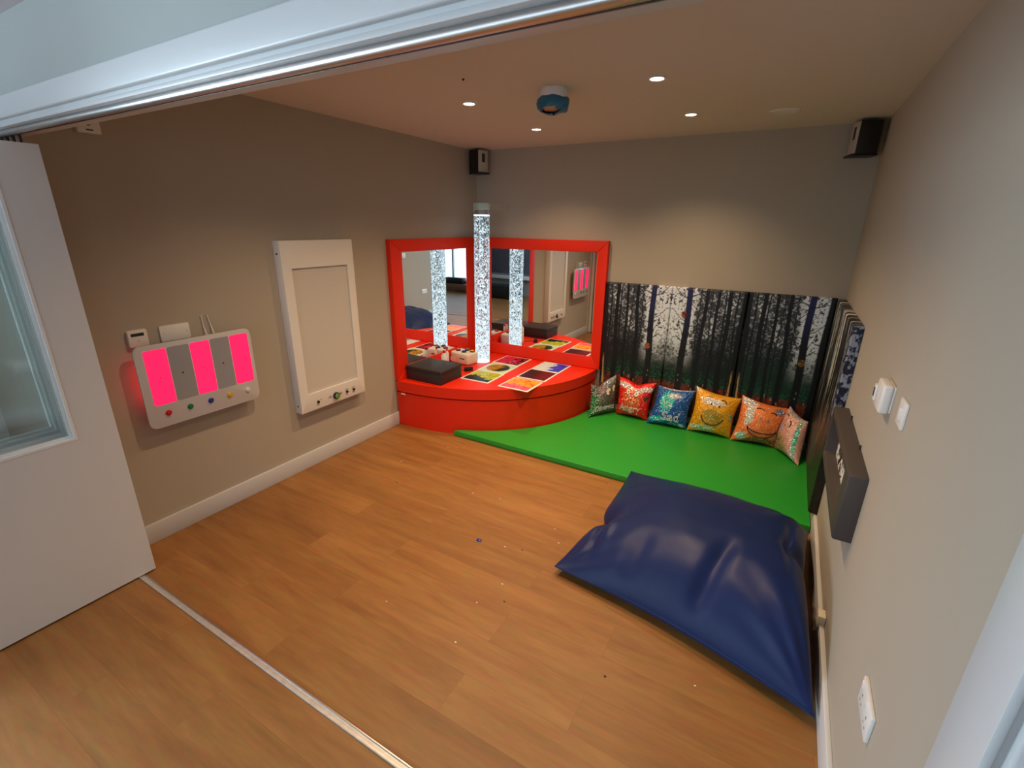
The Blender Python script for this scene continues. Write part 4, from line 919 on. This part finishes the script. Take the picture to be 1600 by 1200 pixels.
cushion([(2.655, -0.205, ZM), (2.990, -0.170, ZM), (3.040, -0.075, 0.365), (2.685, -0.070, 0.415)],
        'orange sequin cushion with a wide open smile, second from the right corner',
        seq_paint((238, 130, 66), 0.30, [(0.16, 0.90, 0.18, 0.09, (235, 235, 230), 0.95), (0.24, 0.62, 0.09, 0.22, (235, 238, 230), 0.92), (0.18, 0.14, 0.12, 0.09, (170, 225, 205), 0.9), (0.84, 0.86, 0.11, 0.10, (130, 130, 150), 0.9), (0.96, 0.45, 0.05, 0.3, (190, 150, 130), 0.7), (0.7, 0.08, 0.4, 0.08, (150, 100, 50), 0.6)], 33),
        eyes=((0.48, 0.60, 0.032, 'peach'), (0.64, 0.58, 0.032, 'peach')), pupils=((0.48, 0.60, 0.012), (0.64, 0.58, 0.012)),
        arcs=(('mouth', 0.58, 0.42, 0.33, 0.26, 188, 352, 0.0040), ('mouth', 0.58, 0.40, 0.33, 0.13, 190, 350, 0.0036), ('eyebrow', 0.43, 0.78, 0.08, 0.05, 20, 160, 0.0038), ('eyebrow', 0.70, 0.74, 0.08, 0.06, 10, 130, 0.0038)),
        lips=((0.58, 0.41, 0.32, 0.14, 0.25, (0.62, 0.16, 0.05)),), seed=17, T=0.15)
cushion([(2.985, -0.180, ZM), (3.150, -0.430, ZM), (3.165, -0.235, 0.340), (3.035, -0.075, 0.390)],
        'dusky pink sequin cushion turned sideways in the right corner',
        seq_paint((205, 155, 140), 0.28, [(0.88, 0.50, 0.06, 0.42, (80, 190, 165), 0.85), (0.80, 0.10, 0.10, 0.12, (220, 210, 205), 0.9), (0.5, 0.97, 0.5, 0.03, (200, 200, 200), 0.9), (0.28, 0.55, 0.12, 0.10, (190, 165, 190), 0.6), (0.3, 0.2, 0.3, 0.25, (160, 140, 90), 0.4)], 44),
        arcs=(('eyebrow', 0.52, 0.72, 0.10, 0.09, -30, 100, 0.0038), ('eyebrow', 0.28, 0.84, 0.09, 0.05, 40, 150, 0.0022), ('nose', 0.30, 0.30, 0.06, 0.04, 200, 380, 0.0018)),
        pupils=((0.46, 0.66, 0.016),), seed=23, T=0.13)

# ================================================================== BEAN BAG
def bag_profile(S_, T_):
    fs = np.where(S_ < 0.55, np.clip(np.sin(np.pi / 2 * np.clip(S_ / 0.55, 0, 1)), 0, 1) ** 0.62, np.clip(1 - np.clip((S_ - 0.55) / 0.45, 0, 1) ** 9, 0, 1) ** 0.5)
    ft = np.where(T_ < 0.30, np.clip(np.sin(np.pi / 2 * np.clip(T_ / 0.30, 0, 1)), 0, 1) ** 0.75, np.clip(1 - np.clip((T_ - 0.30) / 0.70, 0, 1) ** 2.0, 0, 1) ** 0.62)
    return fs * ft
def bag_edges(S_, T_, front, back):
    # S runs from the room side to the wall, T from the front edge to the mat
    F = front.copy(); Bk = back.copy()
    for arr in (F, Bk):
        # deep fold near the left corner
        k = np.exp(-(((S_ - 0.0) / 0.12) ** 2 + ((T_ - 0.38) / 0.07) ** 2)); arr[..., 0] += 0.075 * k; arr[..., 2] -= 0.04 * k
        k = np.exp(-(((S_ - 0.10 - 0.10 * (0.36 - T_)) / 0.022) ** 2 + ((T_ - 0.25) / 0.10) ** 2)); arr[..., 2] -= 0.030 * k
        k = np.exp(-(((S_ - 0.145 - 0.10 * (0.36 - T_)) / 0.025) ** 2 + ((T_ - 0.25) / 0.10) ** 2)); arr[..., 2] += 0.014 * k
        k = np.exp(-(((S_ - 0.05 - 0.10 * (0.36 - T_)) / 0.020) ** 2 + ((T_ - 0.22) / 0.09) ** 2)); arr[..., 2] += 0.010 * k
        # swelling shoulder beyond the fold
        k = np.exp(-(((S_ - 0.03) / 0.14) ** 2 + ((T_ - 0.66) / 0.20) ** 2)); arr[..., 0] -= 0.004 * k
        # soft dents running down the front slope
        k = np.exp(-(((S_ - 0.66 + 0.25 * (0.3 - T_)) / 0.035) ** 2)) * sstep(0.42, 0.25, T_) * sstep(0.02, 0.12, T_); arr[..., 2] -= 0.030 * k
        k = np.exp(-(((S_ - 0.36 + 0.15 * (0.3 - T_)) / 0.045) ** 2)) * sstep(0.30, 0.18, T_) * sstep(0.02, 0.10, T_); arr[..., 2] -= 0.016 * k
        # crease along the right side and the two bulges at the wall
        k = np.exp(-(((S_ - 0.90) / 0.020) ** 2 + ((T_ - 0.52) / 0.16) ** 2)); arr[..., 2] -= 0.022 * k
        k = np.exp(-(((S_ - 0.95) / 0.07) ** 2 + ((T_ - 0.50) / 0.05) ** 2)); arr[..., 2] -= 0.03 * k; arr[..., 0] -= 0.02 * k
        # far right corner slumps towards the floor
        k = np.exp(-(((S_ - 1.0) / 0.25) ** 2 + ((T_ - 1.0) / 0.22) ** 2)); arr[..., 2] -= 0.05 * k
    for arr in (F, Bk):
        arr[..., 0] = np.minimum(arr[..., 0], W - 0.021)
        on = sstep(MY - 0.03, MY - 0.004, arr[..., 1]); arr[..., 2] = np.maximum(arr[..., 2], 0.003 + 0.052 * on)
    F[..., 2] = np.maximum(F[..., 2], Bk[..., 2])
    return F, Bk
me, surf = pillow('bean_bag', [(2.050, -2.350, 0.045), (3.205, -2.600, 0.055), (3.205, -1.320, 0.10), (2.118, -1.215, 0.085)], 0.34, None, n=130, pinch=0.035,
                  wob=0.012, seed=4, up=(0, 0, 1), asym=0.80, nscale=3.6, edge_fn=bag_edges, prof_fn=bag_profile)
t = thing('floor_cushion', (2.65, -1.9, 0), 'large navy blue vinyl bean bag cushion lying against the right wall', 'bean bag')
part('cover', me, M['blue'], t)
seam = MB().tube([surf(s, 0.004, 0.001) for s in np.linspace(0.01, 0.985, 60)], 0.004)
part('piping', seam, M['blue'], t)

# ================================================================== RIGHT WALL
t = thing('wall_display_box', (W, -1.80, 0.58), 'charcoal padded box frame on the right wall holding a colourful panel', 'display box')
X0, ya, yb, za, zb = W - 0.066, -2.218, -1.370, 0.565, 0.850; wl = 0.034; ws = 0.10
b = bmesh.new()
oy = [(ya, za), (yb, za), (yb, zb), (ya, zb)]; iy = [(ya + ws, za + wl), (yb - wl, za + wl), (yb - wl, zb - wl), (ya + ws, zb - wl)]
vo = [b.verts.new((X0, y, z)) for y, z in oy]; vi = [b.verts.new((X0, y, z)) for y, z in iy]
wo = [b.verts.new((W - 0.0005, y, z)) for y, z in oy]; wi = [b.verts.new((W - 0.0005, y, z)) for y, z in iy]
for k in range(4):
    q = (k + 1) % 4
    b.faces.new((vo[k], vo[q], vi[q], vi[k])); b.faces.new((wo[k], wo[q], wi[q], wi[k])); b.faces.new((vo[k], vo[q], wo[q], wo[k])); b.faces.new((vi[k], vi[q], wi[q], wi[k]))
bmesh.ops.recalc_face_normals(b, faces=b.faces)
bmesh.ops.bevel(b, geom=[e for e in b.edges if any(v in vo + vi for v in e.verts)], offset=0.007, segments=3, profile=0.5, affect='EDGES')
fm = bpy.data.meshes.new('frame'); b.to_mesh(fm); b.free()
part('padded_frame', fm, M['grey'], t)
g = np.linspace(0, 1, 90); U, V = np.meshgrid(g, np.linspace(0, 1, 30), indexing='ij')
nn = fbm(U * 22, V * 7, 77, 3); n5 = fbm(U * 16, V * 5, 91, 2)
cc = np.where((nn > 0.56)[..., None], lin((20, 22, 24)), lin((228, 228, 222)))
pal = [lin((20, 120, 40)), lin((235, 190, 20)), lin((225, 30, 60)), lin((20, 110, 60)), lin((230, 60, 90))]
ki = np.clip((U * 5).astype(int), 0, 4); pc = np.array(pal)[ki]
cc = np.where(((n5 > 0.50) & (V > 0.42))[..., None], pc, cc)
P = np.stack([np.full(U.shape, W - 0.012), yb - wl - U * (yb - ya - wl - ws), za + wl + V * (zb - za - 2 * wl)], -1)
me = grid_mesh('picture', P, cc)
part('picture', me, M['print'], t, 'white panel with green, yellow and red pieces', smooth=False)
part('backing', MB().box(W - 0.011, ya + ws, za + wl, W - 0.001, yb - wl, zb - wl), M['ink'], t)
for y in (-1.55, -1.93): part('hanger', MB().cyl((W - 0.006, y, zb - 0.002), (W - 0.006, y, zb + 0.018), 0.004, seg=8), M['dark'], t)

t = thing('wall_thermostat', (W, -2.02, 1.12), 'chunky white thermostat with a small screen on the right wall', 'thermostat')
part('back_plate', MB().box(W - 0.007, -2.235, 1.118, W, -2.125, 1.212, 0.002), M['plastic'], t)
part('body', MB().box(W - 0.038, -2.240, 1.113, W - 0.006, -2.120, 1.217, 0.010, 4), M['plastic'], t)
part('dial', MB().box(W - 0.046, -2.160, 1.135, W - 0.038, -2.128, 1.195, 0.003), M['plastic'], t)
part('display', MB().box(W - 0.0472, -2.153, 1.150, W - 0.046, -2.137, 1.182), M['dark'], t, 'small dark screen')
t = thing('light_switch', (W, -2.408, 1.137), 'white single light switch beside the thermostat', 'light switch')
part('plate', MB().box(W - 0.009, -2.452, 1.136, W, -2.364, 1.222, 0.003), M['plastic'], t)
part('rocker', MB().box(W - 0.014, -2.420, 1.158, W - 0.008, -2.396, 1.198, 0.002), M['plastic'], t)
t = thing('wall_socket', (W, -2.925, 0.455), 'white double power socket low on the right wall', 'socket')
part('plate', MB().box(W - 0.011, -2.997, 0.455, W, -2.852, 0.541, 0.003), M['plastic'], t)
for y in (-2.962, -2.888):
    part('rocker', MB().box(W - 0.014, y - 0.007 + 0.018, 0.513, W - 0.010, y + 0.007 + 0.018, 0.532, 0.001), M['plastic'], t)
    pins = MB().box(W - 0.0116, y - 0.003, 0.497, W - 0.0110, y + 0.003, 0.506).box(W - 0.0116, y - 0.014, 0.476, W - 0.0110, y - 0.007, 0.480).box(W - 0.0116, y + 0.007, 0.476, W - 0.0110, y + 0.014, 0.480)
    part('pin_holes', pins, mat('pin_hole_grey', (0.25, 0.25, 0.25), 0.6), t)
single('door_wedge', MB().box(W - 0.030, -2.175, 0.100, W - 0.0005, -2.120, 0.160, 0.004), M['cream'], (W - 0.015, -2.15, 0.1), 'small cream block on the skirting behind the navy bean bag', 'block')

# ================================================================== BITS ON THE FLOOR
single('plastic_chip', MB().box(1.552, -2.334, 0.0005, 1.580, -2.316, 0.007, 0.002, mtx=None), M['b_blue'], (1.566, -2.325, 0), 'small blue plastic piece on the bare floor', 'plastic piece')
crumbs = [(0.527, -1.839, 0, 'left of the plinth near the baseboard'), (1.443, -1.894, 0, 'just before the green mat'), (1.724, -2.298, 0, 'right of the blue piece'), (1.895, -2.002, 0, 'close to the bean bag fold'),
          (1.970, -2.110, 0, 'nearest the bean bag point'), (1.861, -2.554, 0, 'below the bean bag point'), (1.819, -2.722, 0, 'in the open floor, beside a dark speck'), (1.251, -1.929, 0, 'above the blue piece'),
          (0.69, -1.47, 0, 'close to the plinth foot'), (1.868, -2.958, 0, 'in the open floor near the door rail'), (2.806, -2.639, 0, 'by the front edge of the bean bag'), (1.443, -2.938, 0, 'left of the open floor near the rail')]
for i, (x, y, k, w) in enumerate(crumbs):
    r = 0.0035 + 0.002 * random.random()
    single('crumb', MB().sphere((x, y, r * 0.5), r, (1.3, 0.9, 0.5), 8), M['cream'], (x, y, 0), 'tiny pale crumb on the wooden floor, ' + w, 'crumb', 'pale crumbs on the floor')
for x, y, w in ((1.929, -2.648, 'right of a pale crumb in the open floor'), (0.715, -2.089, 'between light box and blue piece'), (2.483, -2.782, 'in front of the bean bag'), (1.82, -2.27, 'between blue piece and bean bag')):
    single('dark_speck', MB().sphere((x, y, 0.002), 0.004, (1.4, 0.9, 0.5), 8), M['ink'], (x, y, 0), 'tiny dark speck on the wooden floor, ' + w, 'speck', 'dark specks on the floor')
